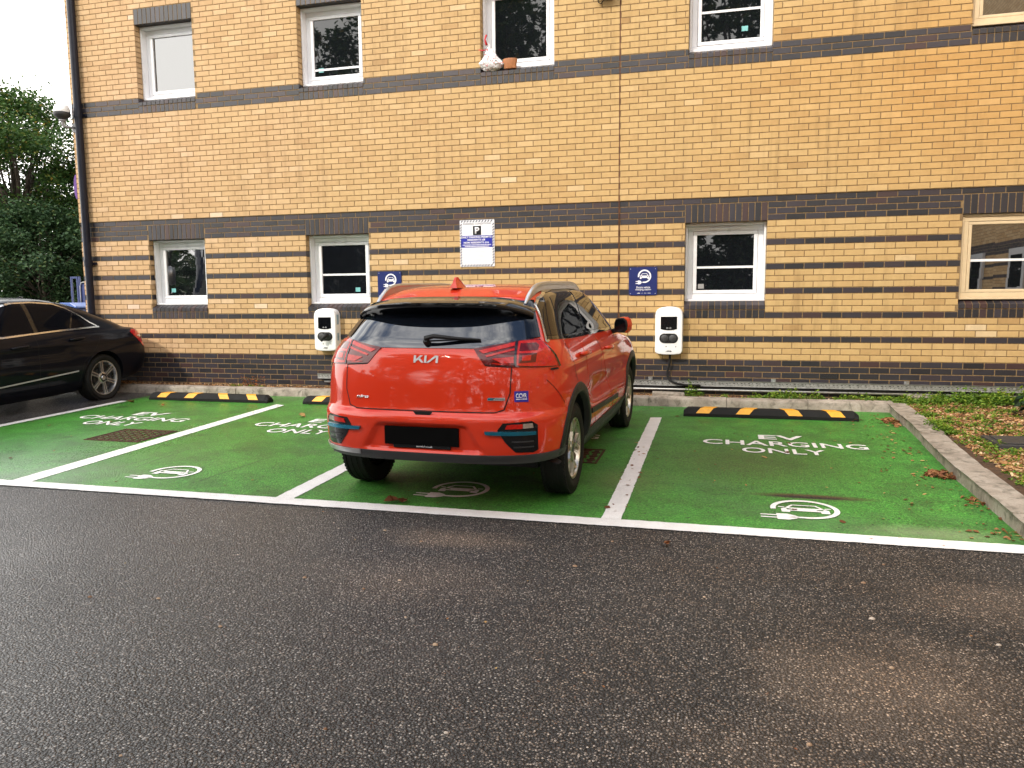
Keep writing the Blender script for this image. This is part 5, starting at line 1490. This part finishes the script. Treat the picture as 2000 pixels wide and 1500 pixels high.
    mb = MB(); mb.box(-.26,.26,-.24,.24,-.03,.02); mb.box(-.21,.21,-.19,.19,.0205,.030); o = mb.build('inspection_cover', M['grey_plastic'], bevel=.006); o.location = (7.33,-2.62,bed_z(7.33,-2.62)+.02); tag(o, 'dark square inspection cover sunk among the wood chips', 'cover')
# ------------------------------------------------------------------ chips, leaves, weeds
def tinted(name, stops, rough=.8, spec=.3, trans=0.0):
    k = NT(name); at = k.node('ShaderNodeAttribute', attribute_name='tint'); oc = k.coord(); n = k.noise(oc, 45, 3)
    c = k.ramp(at.outputs['Fac'], stops); c = k.mix(k.maprange(n, .4, .7, 0, .3), c, k.mix(.6, c, (.2,.15,.1), 'MULTIPLY'))
    k.set(color=c, rough=rough, spec=spec)
    if trans:
        tr = k.node('ShaderNodeBsdfTranslucent'); k.link(c, tr.inputs[0]); mx = k.node('ShaderNodeMixShader'); mx.inputs[0].default_value = trans
        k.link(k.bsdf.outputs[0], mx.inputs[1]); k.link(tr.outputs[0], mx.inputs[2]); k.link(mx.outputs[0], k.out.inputs[0])
    return k.mat
def leaf(mb, c, size, rnd, t, m=0, flat=.35, curl=.15, aspect=.55, up=None):
    """a pointed leaf of two bent halves"""
    a = rnd.uniform(0, 2*PI); rx, ry = rnd.gauss(0, flat), rnd.gauss(0, flat)
    Mx = Matrix.Rotation(a, 3, 'Z') @ Matrix.Rotation(rx, 3, 'X') @ Matrix.Rotation(ry, 3, 'Y')
    if up is not None: Mx = up @ Mx
    w = size*aspect*.5; k = curl*size
    P = [(-size/2,0,0),(-size*.12,-w,k),(size*.30,-w*.7,k*.8),(size/2,0,k*.4),(size*.30,w*.7,k*.8),(-size*.12,w,k),(0,0,0)]
    vs = [Vector(c) + Mx @ Vector(p) for p in P]
    mb.add(vs, [(0,1,6),(1,2,6),(2,3,6),(3,4,6),(4,5,6),(5,0,6)], m, t)
def build_litter():
    rn = random.Random(21)
    chipm = tinted('wood_chips', [(0,(.08,.032,.013)),(.35,(.22,.10,.038)),(.7,(.42,.23,.095)),(1,(.62,.46,.27))], .85)
    def chips(name, n, pick, s0, s1):
        mb = MB()
        for _ in range(n):
            x, y = pick(); s = rn.uniform(s0, s1); c = (x, y, bed_z(x, y)+rn.uniform(.0,.014))
            Mx = Matrix.Translation(c) @ Matrix.Rotation(rn.uniform(0,2*PI),4,'Z') @ Matrix.Rotation(rn.gauss(0,.35),4,'X') @ Matrix.Rotation(rn.gauss(0,.3),4,'Y')
            w = s*rn.uniform(.25,.6); h = s*rn.uniform(.08,.2)
            mb.box(-s/2,s/2,-w/2,w/2,-h/2,h/2,0,min(1,max(0,rn.gauss(.55,.27))),Mx)
        o = mb.build(name, chipm, tint=True); o['kind'] = 'stuff'; return o
    chips('wood_chips', 12000, lambda: (6.86+abs(rn.gauss(0,.9)) if rn.random() < .9 else rn.uniform(6.86,9.5), -rn.uniform(.02,1.0)**1.0*4.9), .010, .045)
    chips('bark_gravel', 6500, lambda: (rn.uniform(-6.2,6.6), rn.uniform(-.40,-.02)), .012, .034)
    weedm = tinted('weed_leaves', [(0,(.045,.11,.012)),(.4,(.12,.24,.022)),(.75,(.24,.36,.035)),(1,(.40,.42,.06))], .55, .4, .35)
    def weeds(name, clumps):
        mb = MB()
        for x, y, r_, h, n, sz in clumps:
            z0 = bed_z(x, y)
            for _ in range(n):
                a = rn.uniform(0,2*PI); q = r_*math.sqrt(rn.random()); hh = h*(1-(q/r_)**1.5*.75)*rn.uniform(.15,1.0)
                px, py = x+q*math.cos(a), y+q*math.sin(a)*.7
                py = min(py, -.03)
                leaf(mb, (px, py, z0+hh), sz*rn.uniform(.6,1.3), rn, min(1,max(0,rn.gauss(.5,.22)+.35*(hh/h-.5))), flat=.5, curl=.12, aspect=.6)
                if rn.random() < .25: mb.tube([(x+q*.4*math.cos(a), y+q*.3*math.sin(a), z0-.01),(px,py,z0+hh)], .0015, 3, 0, .3)
        o = mb.build(name, weedm, tint=True); o['kind'] = 'stuff'; return o
    C = []
    for x0, x1, dens, h, r_ in ((4.36,4.55,9,.15,.09),(4.55,5.35,10,.085,.11),(5.35,5.95,16,.15,.14),(5.95,6.75,14,.10,.13),(3.75,4.36,3,.035,.08),(-2.6,-.8,2.0,.035,.06),(.2,3.6,3,.03,.07)):
        for _ in range(int((x1-x0)*dens)+1):
            C.append((rn.uniform(x0,x1), rn.uniform(-.30,-.06), r_*rn.uniform(.7,1.2), h*rn.uniform(.6,1.15), int(60*rn.uniform(.6,1.2)*(h/.1)**.5), .030))
    C.append((4.42,-.17,.06,.24,60,.032))
    weeds('strip_weeds', C)
    C = []
    for _ in range(260):
        x = 6.88+abs(rn.gauss(0,.75)); y = -rn.uniform(.05,1.0)**1.3*4.9
        C.append((x, y, rn.uniform(.05,.13), rn.uniform(.02,.085), rn.randint(22,60), .026))
    for _ in range(46):
        C.append((rn.uniform(6.75,8.2), -rn.uniform(.05,.45), rn.uniform(.09,.16), rn.uniform(.05,.17), rn.randint(50,90), .032))
    for _ in range(24): C.append((rn.uniform(7.5,8.6), -rn.uniform(.1,.5), .16, rn.uniform(.12,.26), 80, .036))
    for k in range(7): C.append((6.80+.04*rn.random(), -1.95-rn.uniform(-.22,.25), .11, .11, 75, .032))
    weeds('bed_weeds', C)
    # dark broad-leaved shrub at the right edge
    mb = MB()
    root = thing('shrub', 'small dark shrub with broad leaves at the right edge of the bed', 'shrub', (8.10,-1.25,bed_z(8.1,-1.25)))
    for k in range(7):
        a = 2*PI*k/7+rn.uniform(-.3,.3); L = rn.uniform(.20,.36); tip = Vector((math.cos(a)*L, math.sin(a)*L, rn.uniform(.16,.30)))
        mb.tube([(0,0,0), tip*.5+Vector((0,0,.06)), tip], [.006,.004,.002], 5)
    mb.build('stems', M['soil'], root)
    mb = MB()
    for k in range(95):
        a = rn.uniform(0,2*PI); q = .40*math.sqrt(rn.random()); leaf(mb, (q*math.cos(a), q*math.sin(a), rn.uniform(.06,.34)*(1-.4*q/.4)), rn.uniform(.08,.15), rn, rn.uniform(0,.35), flat=.45, aspect=.5)
    mb.build('leaves', tinted('shrub_leaves', [(0,(.014,.040,.022)),(.5,(.03,.075,.035)),(1,(.06,.12,.04))], .4, .5, .2), root, tint=True)
    # orange-leaved plant by the left kerb
    root = thing('weed', 'small reddish weed with orange leaves at the wall foot behind the left wheel stop', 'weed', (-1.92,-.17,bed_z(-1.92,-.17)))
    mb = MB()
    for k in range(9):
        a = 2*PI*k/9; mb.tube([(0,0,0),(math.cos(a)*.08,math.sin(a)*.05,.07),(math.cos(a)*.19,math.sin(a)*.09,.13)], .0025, 4)
    mb.build('stems', M['soil'], root); mb = MB()
    for k in range(130): a = rn.uniform(0,2*PI); q = .21*math.sqrt(rn.random()); leaf(mb, (q*math.cos(a)+.05, q*.5*math.sin(a), rn.uniform(.02,.15)), rn.uniform(.02,.04), rn, rn.random())
    mb.build('leaves', tinted('red_weed', [(0,(.10,.10,.02)),(.4,(.24,.09,.03)),(1,(.50,.13,.03))], .6, .3, .3), root, tint=True)
    # fallen leaves
    dead = tinted('dead_leaves', [(0,(.09,.03,.015)),(.35,(.22,.085,.035)),(.7,(.40,.20,.08)),(1,(.55,.40,.16))], .7, .3, .15)
    mb = MB()
    def scatter(n, fx, s0, s1):
        for _ in range(n):
            x, y = fx(); s = rn.uniform(s0, s1); leaf(mb, (x, y, GZ(y)+.008+s*.05), s, rn, rn.random(), flat=.15, curl=.10*rn.uniform(-.3,1.4), aspect=rn.uniform(.4,.9))
    def pile(cx, cy, rx, ry, n, h, s0=.04, s1=.09):
        for _ in range(n):
            a = rn.uniform(0,2*PI); q = math.sqrt(rn.random()); x, y = cx+rx*q*math.cos(a), cy+ry*q*math.sin(a)
            leaf(mb, (x, y, GZ(y)+.01+h*(1-q)*rn.random()), rn.uniform(s0,s1), rn, rn.gauss(.42,.2), flat=.35, curl=.22, aspect=rn.uniform(.5,.9))
    pile(6.58,-1.15,.07,.26,60,.04,.03,.07); pile(6.48,-3.52,.13,.10,70,.05,.03,.07); pile(6.47,-4.30,.07,.20,32,.015,.02,.045); pile(6.44,-5.0,.06,.14,14,.015,.02,.04)
    scatter(170, lambda: (6.55-abs(rn.gauss(0,.28)), -rn.uniform(.6,5.1)), .012, .045)
    scatter(230, lambda: (rn.uniform(-3.1,6.4), -rn.uniform(.6,5.1)), .008, .030)
    scatter(26, lambda: (rn.uniform(-3.1,6.3), -rn.uniform(.6,5.1)), .035, .075)
    scatter(90, lambda: (rn.uniform(-2.5,6.8), -rn.uniform(5.4,9.0)), .007, .020)
    scatter(20, lambda: (rn.uniform(4.03,4.17), -rn.uniform(2.7,5.1)), .015, .05)
    for x, y, s, t in ((-.01,-2.02,.11,.9),(6.22,-1.12,.08,.55),(-2.3,-1.6,.07,.8),(2.52,-5.13,.12,.2),(2.60,-5.11,.09,.15),(-1.02,-5.98,.13,.75),(4.48,.0-5.62,.06,.4),(-2.95,-1.42,.10,.25)):
        leaf(mb, (x, y, GZ(y)+.015), s, rn, t, flat=.12, curl=.18, aspect=.8); leaf(mb, (x+.01, y+.008, GZ(y)+.02), s*.8, rn, t, flat=.3, curl=.25, aspect=.8)
    o = mb.build('fallen_leaves', dead, tint=True); o['kind'] = 'stuff'
    # pebbles on the asphalt
    mb = MB(); pm = tinted('pebbles', [(0,(.20,.10,.05)),(.5,(.42,.30,.20)),(1,(.48,.42,.36))], .7)
    for _ in range(50):
        x, y = rn.uniform(1.5,6.8), -rn.uniform(5.5,9.2); s = rn.uniform(.004,.011); t = rn.random()
        n = 7; vs = [(x,y,GZ(y)+s*1.0)]; 
        for zz, k in ((.6,.8),(.1,1.0)):
            for i in range(n): a = 2*PI*i/n; vs.append((x+s*k*1.3*math.cos(a+t)*rn.uniform(.85,1.1), y+s*k*math.sin(a+t)*rn.uniform(.85,1.1), GZ(y)+s*zz))
        fs = [(0,1+i,1+(i+1)%n) for i in range(n)] + [(1+i,1+n+i,1+n+(i+1)%n,1+(i+1)%n) for i in range(n)]; mb.add(vs, fs, 0, t)
    o = mb.build('pebbles', pm, tint=True, smooth=True); o['kind'] = 'stuff'
# ------------------------------------------------------------------ trees and far things
LEAFM = {}
def leaf_mat(name, stops, trans=.35):
    k = NT(name); at = k.node('ShaderNodeAttribute', attribute_name='tint'); c = k.ramp(at.outputs['Fac'], stops)
    k.set(color=c, rough=.55, spec=.35); tr = k.node('ShaderNodeBsdfTranslucent'); k.link(c, tr.inputs[0]); mx = k.node('ShaderNodeMixShader'); mx.inputs[0].default_value = trans
    k.link(k.bsdf.outputs[0], mx.inputs[1]); k.link(tr.outputs[0], mx.inputs[2]); k.link(mx.outputs[0], k.out.inputs[0]); return k.mat
def bark():
    k = NT('bark'); oc = k.coord(); n = k.noise(oc, 9, 6, .7); k.set(color=k.ramp(n, [(.3,(.030,.022,.016)),(.7,(.085,.065,.048))]), rough=.9, normal=k.bump(n, .8, .03)); return k.mat
def tree(name, label, loc, height, spread, trunk_h, seed, n_leaf, ls, mat, clumps=60, bare=0.0, group=None, low=.25, cat='tree', per=None):
    rn = random.Random(seed); root = thing(name, label, cat, loc, group=group)
    mb = MB(); r0 = max(.05, height*.022)
    lean = Vector((rn.uniform(-.3,.3), rn.uniform(-.3,.3), 0))
    tp = [Vector((0,0,-.2)), Vector((0,0,trunk_h*.5))+lean*.3, Vector((0,0,trunk_h))+lean*.6, Vector((0,0,height*.75))+lean, Vector((0,0,height*.93))+lean*1.2]
    mb.tube(tp, [r0*1.25,r0,r0*.85,r0*.4,r0*.1], 9)
    cl = []
    for i in range(clumps):
        u = rn.random(); zc = height*(low+(1-low)*u**.85)
        prof = math.sin(PI*min(1, max(0.03, (zc/height-low*.7)/(1.03-low*.7))))**.55
        a = rn.uniform(0, 2*PI); q = spread*prof*math.sqrt(rn.uniform(.12, 1)); q *= rn.uniform(.75, 1.15)
        c = Vector((q*math.cos(a), q*math.sin(a), min(zc, height*.97)))+lean*(zc/height)
        cl.append((c, rn.uniform(.55, 1.35)*spread*.26))
        if i % 2 == 0:
            st = trunk_h*.7 + (c.z-trunk_h*.7)*rn.uniform(.2,.6); st = min(max(st, trunk_h*.5), height*.85); s = Vector((0,0,st))+lean*(st/height)
            md = s.lerp(c, .55)+Vector((rn.uniform(-.3,.3),rn.uniform(-.3,.3),-.05*q)); mb.tube([s, md, c], [r0*.34, r0*.2, r0*.05], 5)
    mb.build('trunk', M['bark'], root, smooth=True)
    mb = MB(); V = mb.v; F = mb.f; T = mb.t; Ms = mb.m
    for k in range(n_leaf):
        c, r_ = cl[rn.randrange(len(cl))]
        d = Vector((rn.gauss(0,1), rn.gauss(0,1), rn.gauss(0,.75))); d = d.normalized()*r_*rn.random()**.42
        p = c+d; s = ls*rn.uniform(.6,1.3); n = Vector((rn.gauss(0,.7), rn.gauss(0,.7), 1)).normalized(); u = n.orthogonal().normalized()
        u = (Matrix.Rotation(rn.uniform(0,2*PI), 3, n) @ u); w = n.cross(u)
        b = len(V); t = min(1, max(0, rn.gauss(.45,.2)+ (.25 if rn.random() < .1 else 0)))
        V.extend([tuple(p-u*s*.5), tuple(p+w*s*.32+n*s*.06), tuple(p+u*s*.5), tuple(p-w*s*.32+n*s*.06)]); F.append((b,b+1,b+2,b+3)); T.append(t); Ms.append(0)
    mb.build('crown', mat, root, tint=True)
    return root
def build_background():
    M['bark'] = bark()
    g1 = leaf_mat('leaves_green', [(0,(.015,.042,.012)),(.35,(.034,.082,.018)),(.7,(.066,.122,.026)),(.9,(.16,.165,.033)),(1,(.28,.20,.04))])
    g2 = leaf_mat('leaves_dark', [(0,(.014,.036,.016)),(.5,(.032,.070,.026)),(.85,(.060,.11,.036)),(1,(.13,.15,.045))], .25)
    # left background
    tree('tree', 'tall leafy tree with yellowing top beyond the black saloon', (-19.6, 12.5, .2), 8.35, 3.3, 2.2, 3, 60000, .125, g1, 130, low=.14)
    tree('tree', 'thin green tree beside the wall corner with white sky showing through', (-16.7, 13.5, .2), 6.8, 2.1, 2.0, 8, 24000, .12, g1, 65, low=.14)
    k = 0
    for x, y, h, s, lab in ((-17.3,11.2,4.3,2.1,'dense dark bush behind the roof of the black saloon'), (-21.0,11.5,4.6,2.6,'dense dark bush at the left edge of the picture'), (-15.0,12.2,4.1,1.9,'dense dark bush behind the blue gate posts')):
        tree('bush', lab, (x, y, .1), h, s, .8, 30+k, 24000, .12, g2, 95, low=.03, cat='bush'); k += 1
    for i, (x, y) in enumerate(((-27,17),(-23.5,18.5),(-20.2,19.5),(-31,15))):
        tree('tree', 'dark tree of the row standing behind the big leafy tree', (x, y, .2), 6.0+i*.3, 2.8, 1.5, 50+i, 8000, .22, g2, 50, low=.10, group='row of dark background trees')
    # blue gate posts and recycling bin
    BL = simple('blue_gate_paint', (.010,.025,.12), .4, var=.15)
    Y = 6.0
    root = thing('gate', 'blue steel gate posts and panel beyond the building corner', 'gate', (-11.0, Y, 0))
    mb = MB()
    for x in (-.10, .085): mb.box(x-.022, x+.022, -.02, .02, 0, 1.98)
    mb.box(-.078, .063, -.02, .02, 1.93, 1.98); mb.build('posts', BL, root, bevel=.004)
    mb = MB(); mb.box(.125,.165,-.02,.02,0,1.98); mb.build('post', BL, root, bevel=.004)
    mb = MB(); mb.box(.185,.47,-.01,.01,.2,1.80); mb.build('panel', BL, root)
    mb = MB(); mb.tube([(.185,-.03,.2),(.185,-.03,1.72),(.215,-.03,1.82),(.30,-.03,1.84),(.62,-.03,1.80)], .014, 8); mb.build('hoop', M['galv'], root, smooth=True)
    root = thing('recycling_bin', 'blue wheeled recycling bin showing over the boot of the black saloon', 'bin', (-10.36, 5.4, -.03))
    mb = MB(); mb.prism([(-.28,-.36),(.28,-.36),(.28,.36),(-.28,.36)], 0, 1.22); mb.build('bin_body', BL, root, bevel=.03)
    mb = MB(); mb.prism([(-.33,1.22),(.33,1.22),(.33,1.27),(.16,1.36),(-.16,1.36),(-.33,1.27)], -.40, .40, M=Matrix(((1,0,0,0),(0,0,1,0),(0,1,0,0),(0,0,0,1)))); mb.build('lid', simple('bin_lid_blue', (.03,.09,.32), .3), root, recalc=True, bevel=.02)
    mb = MB()
    for sx in (-1, 1): mb.lathe([(-.03,0),(-.03,.10),(.03,.10),(.03,0)], 20, 'x', (sx*.26,.33,.10))
    mb.build('wheel', M['rubber'], root, recalc=True)
    # trees behind the viewer: seen in the windows and paint, and shading the aisle
    T = ((-17.0,-31.0,17.5,4.4),(-12.5,-29.0,18.0,4.4),(-8.0,-30.0,17.0,4.4),(-3.5,-29.0,18.0,4.6),(1.0,-30.5,17.0,4.4),(5.5,-29.0,18.0,4.6),(10.0,-30.0,17.5,4.4),(14.5,-29.0,17.0,4.6),(-23.5,-33.0,13.0,4.0),(-31.0,-33.0,13.3,3.4),(-38.0,-32.0,12,4.0))
    for i, (x, y, h, s) in enumerate(T):
        tree('tree', 'broad green tree of the row reflected in the windows and paintwork', (x, y, GZ(y)), h, s, 3.2, 70+i, 5000, .42, g1, 55, low=.12, group='row of trees across the car park')
    tree('tree', 'nearer tree behind the viewer whose crown shades the bays', (-3.4, -16.4, GZ(-16.4)), 12.4, 3.3, 4.2, 91, 7500, .26, g1, 70, low=.50)
    for i in range(11):  # unseen hedge added to fill bright gaps between trunks in the reflections
        tree('bush', 'dark bush of an unseen hedge added to darken low reflections in paintwork and windows', (-24+5.0*i+(i%3)*.4, -24.5-(i%2)*.8, GZ(-24.5)), 3.9+.25*(i%4), 3.4, .6, 120+i, 6500, .30, g2, 70, low=.01, cat='bush', group='added hedge bushes out of view across the car park')
    coach()
def coach():
    """a coach parked out of frame on the left; the corner window mirrors its windscreen pillar and mirrors"""
    x0, x1, y0, y1, h = -8.75, -6.25, -19.0, -7.0, 3.55; z0 = GZ(-12)
    root = thing('coach', 'dark blue coach with pale windscreen pillars mirrored in the corner window', 'coach', ((x0+x1)/2, -13.0, z0))
    w = (x1-x0)/2; l = 6.0; C1 = simple('coach_blue', (.010,.016,.045), .2, coat=1.0); C2 = simple('coach_white', (.72,.74,.78), .25, coat=.6)
    mb = MB(); mb.prism([(-l,.32),(l-.12,.32),(l,.7),(l-.02,1.3),(l-.35,3.3),(l-.6,h),(-l,h)], -w, w, M=Matrix(((0,0,1,0),(1,0,0,0),(0,1,0,0),(0,0,0,1)))); mb.build('body', C1, root, recalc=True, bevel=.08)
    mb = MB(); mb.add([(-w+.22, l+.012, 1.25),(w-.22, l+.012, 1.25),(w-.30, l-.325, 3.25),(-w+.30, l-.325, 3.25)], [(0,1,2,3)]); mb.build('windscreen', M['car_glass'], root, recalc=True)
    for sg in (-1, 1):
        mb = MB(); mb.add([(sg*(w-.22), l+.014, .75),(sg*(w+.004), l-.03, .75),(sg*(w+.004), l-.37, 3.3),(sg*(w-.30), l-.322, 3.3)], [(0,1,2,3)]); mb.build('pillar', C2, root, recalc=True)
        mb = MB(); mb.lathe([(-.24,0),(-.22,.09),(0,.12),(.2,.11),(.25,0)], 16, 'z', (sg*(w+.22), l+.28, 2.25)); m_ = mb.build('mirror', M['silver'], root, smooth=True)
        mb = MB(); mb.tube([(sg*(w-.1), l-.3, 3.2),(sg*(w+.12), l+.15, 3.05),(sg*(w+.24), l+.30, 2.8),(sg*(w+.22), l+.28, 2.4)], .035, 8); mb.build('mirror_arm', M['black_plastic'], m_, smooth=True)
        mb = MB(); mb.lathe([(0,.14),(.03,.10),(.04,0)], 20, 'y', (sg*(w-.35), l+.0, .78)); mb.build('headlight', M['milky_lens'], root, smooth=True)
        mb = MB(); mb.add([(sg*(w+.005), -l+.3, 1.5),(sg*(w+.005), l-.7, 1.5),(sg*(w+.005), l-.9, 2.9),(sg*(w+.005), -l+.3, 2.9)], [(0,1,2,3)]); mb.build('side_window', M['car_glass'], root, recalc=True)
        for yy in (l-2.6, -l+2.8):
            mb = MB(); mb.lathe([(-.13,0),(-.13,.46),(-.1,.5),(.1,.5),(.13,.46),(.13,.28),(.10,0)], 32, 'x', (sg*(w-.12), yy, .5)); mb.build('wheel', M['rubber'], root, recalc=True)
# ------------------------------------------------------------------ camera, light, sky
def setup():
    cam = D.cameras.new('camera'); cam.lens = 27.0; cam.sensor_width = 36.0; cam.clip_end = 600; cam.clip_start = .05
    co = D.objects.new('camera', cam); COL.objects.link(co)
    yaw, pitch, roll = .2618, -.1111, -.0081
    cy, sy, cp, sp, cr, sr = math.cos(yaw), math.sin(yaw), math.cos(pitch), math.sin(pitch), math.cos(roll), math.sin(roll)
    fw = Vector((-sy*cp, cy*cp, sp)); rt = Vector((cy, sy, 0)); up = rt.cross(fw)
    r2 = rt*cr + up*sr; u2 = up*cr - rt*sr
    m = Matrix((r2, u2, -fw)).transposed().to_4x4(); m.translation = Vector((4.7498, -10.0946, 1.347))
    co.matrix_world = m; SC.camera = co
    el, az = R(SUN_EL), R(180 + SUN_AZ)         # sun behind the camera, to the left
    w = D.worlds.new('World'); SC.world = w; w.use_nodes = True
    t = w.node_tree; bg = t.nodes['Background']
    sky = t.nodes.new('ShaderNodeTexSky'); sky.sky_type = 'NISHITA'; sky.sun_disc = False
    sky.sun_elevation = el; sky.sun_rotation = az; sky.air_density = 1.0; sky.dust_density = 1.6; sky.ozone_density = 1.0
    tc = t.nodes.new('ShaderNodeTexCoord'); mp = t.nodes.new('ShaderNodeMapping'); mp.inputs['Scale'].default_value = (1, 1, 2.2)
    t.links.new(tc.outputs['Generated'], mp.inputs[0])
    nz = t.nodes.new('ShaderNodeTexNoise'); nz.inputs['Scale'].default_value = 2.1; nz.inputs['Detail'].default_value = 9; nz.inputs['Roughness'].default_value = .62; nz.inputs['Distortion'].default_value = .25
    t.links.new(mp.outputs[0], nz.inputs['Vector'])
    sx = t.nodes.new('ShaderNodeSeparateXYZ'); t.links.new(tc.outputs['Generated'], sx.inputs[0])
    hz = t.nodes.new('ShaderNodeMapRange'); hz.inputs[1].default_value = .05; hz.inputs[2].default_value = .75; hz.inputs[3].default_value = .42; hz.inputs[4].default_value = .02
    t.links.new(sx.outputs['Z'], hz.inputs[0])
    ad = t.nodes.new('ShaderNodeMath'); ad.operation = 'ADD'; t.links.new(nz.outputs['Fac'], ad.inputs[0]); t.links.new(hz.outputs[0], ad.inputs[1])
    cf = t.nodes.new('ShaderNodeMapRange'); cf.interpolation_type = 'SMOOTHSTEP'; cf.inputs[1].default_value = .42; cf.inputs[2].default_value = .72
    t.links.new(ad.outputs[0], cf.inputs[0])
    mx = t.nodes.new('ShaderNodeMix'); mx.data_type = 'RGBA'
    t.links.new(cf.outputs[0], mx.inputs[0]); t.links.new(sky.outputs[0], mx.inputs[6]); mx.inputs[7].default_value = (CLOUD*1.0, CLOUD*.975, CLOUD*.93, 1)
    t.links.new(mx.outputs[2], bg.inputs['Color']); bg.inputs['Strength'].default_value = SKY
    sun = D.lights.new('sun', 'SUN'); sun.energy = SUN; sun.angle = R(SUN_ANGLE); sun.color = (1.0, .92, .80)
    so = D.objects.new('sun', sun); COL.objects.link(so)
    d = Vector((math.sin(az)*math.cos(el), math.cos(az)*math.cos(el), math.sin(el)))
    so.rotation_euler = d.to_track_quat('Z', 'Y').to_euler()
    v = SC.view_settings; v.view_transform = 'Standard'; v.look = 'None'; v.exposure = EXPOSURE; v.gamma = 1
    SC.cycles.use_denoising = True
    try: SC.cycles.denoiser = 'OPENIMAGEDENOISE'
    except Exception: pass
    SC.cycles.max_bounces = 8; SC.cycles.transparent_max_bounces = 8; SC.cycles.sample_clamp_indirect = 6
    SC.cycles.use_adaptive_sampling = True; SC.cycles.adaptive_threshold = .01
SUN_EL, SUN_AZ, SUN, SUN_ANGLE, SKY, CLOUD, EXPOSURE = 36, 28, 1.8, 2.5, .19, 15.5, 0.52
build_building()
charger(-.685, .925, 'white charging point with a plug in its socket, left of the SUV', True)
charger(4.150, .925, 'white charging point with two empty sockets and a black cable below', False)
blue_sign(.277, 1.555, 'blue electric charging station sign partly hidden by the SUV roof')
blue_sign(3.806, 1.552, 'blue electric charging station sign fully in view beside the movement joint')
parking_sign(1.575, 2.092)
cctv(-4.895, 4.14)
floodlight(3.325, 5.055)
cable_tray(); charger_cable(); sill_things(); oval_sign()
build_ground(); build_litter()
build_red_car(); build_black_car()
build_background()
setup()
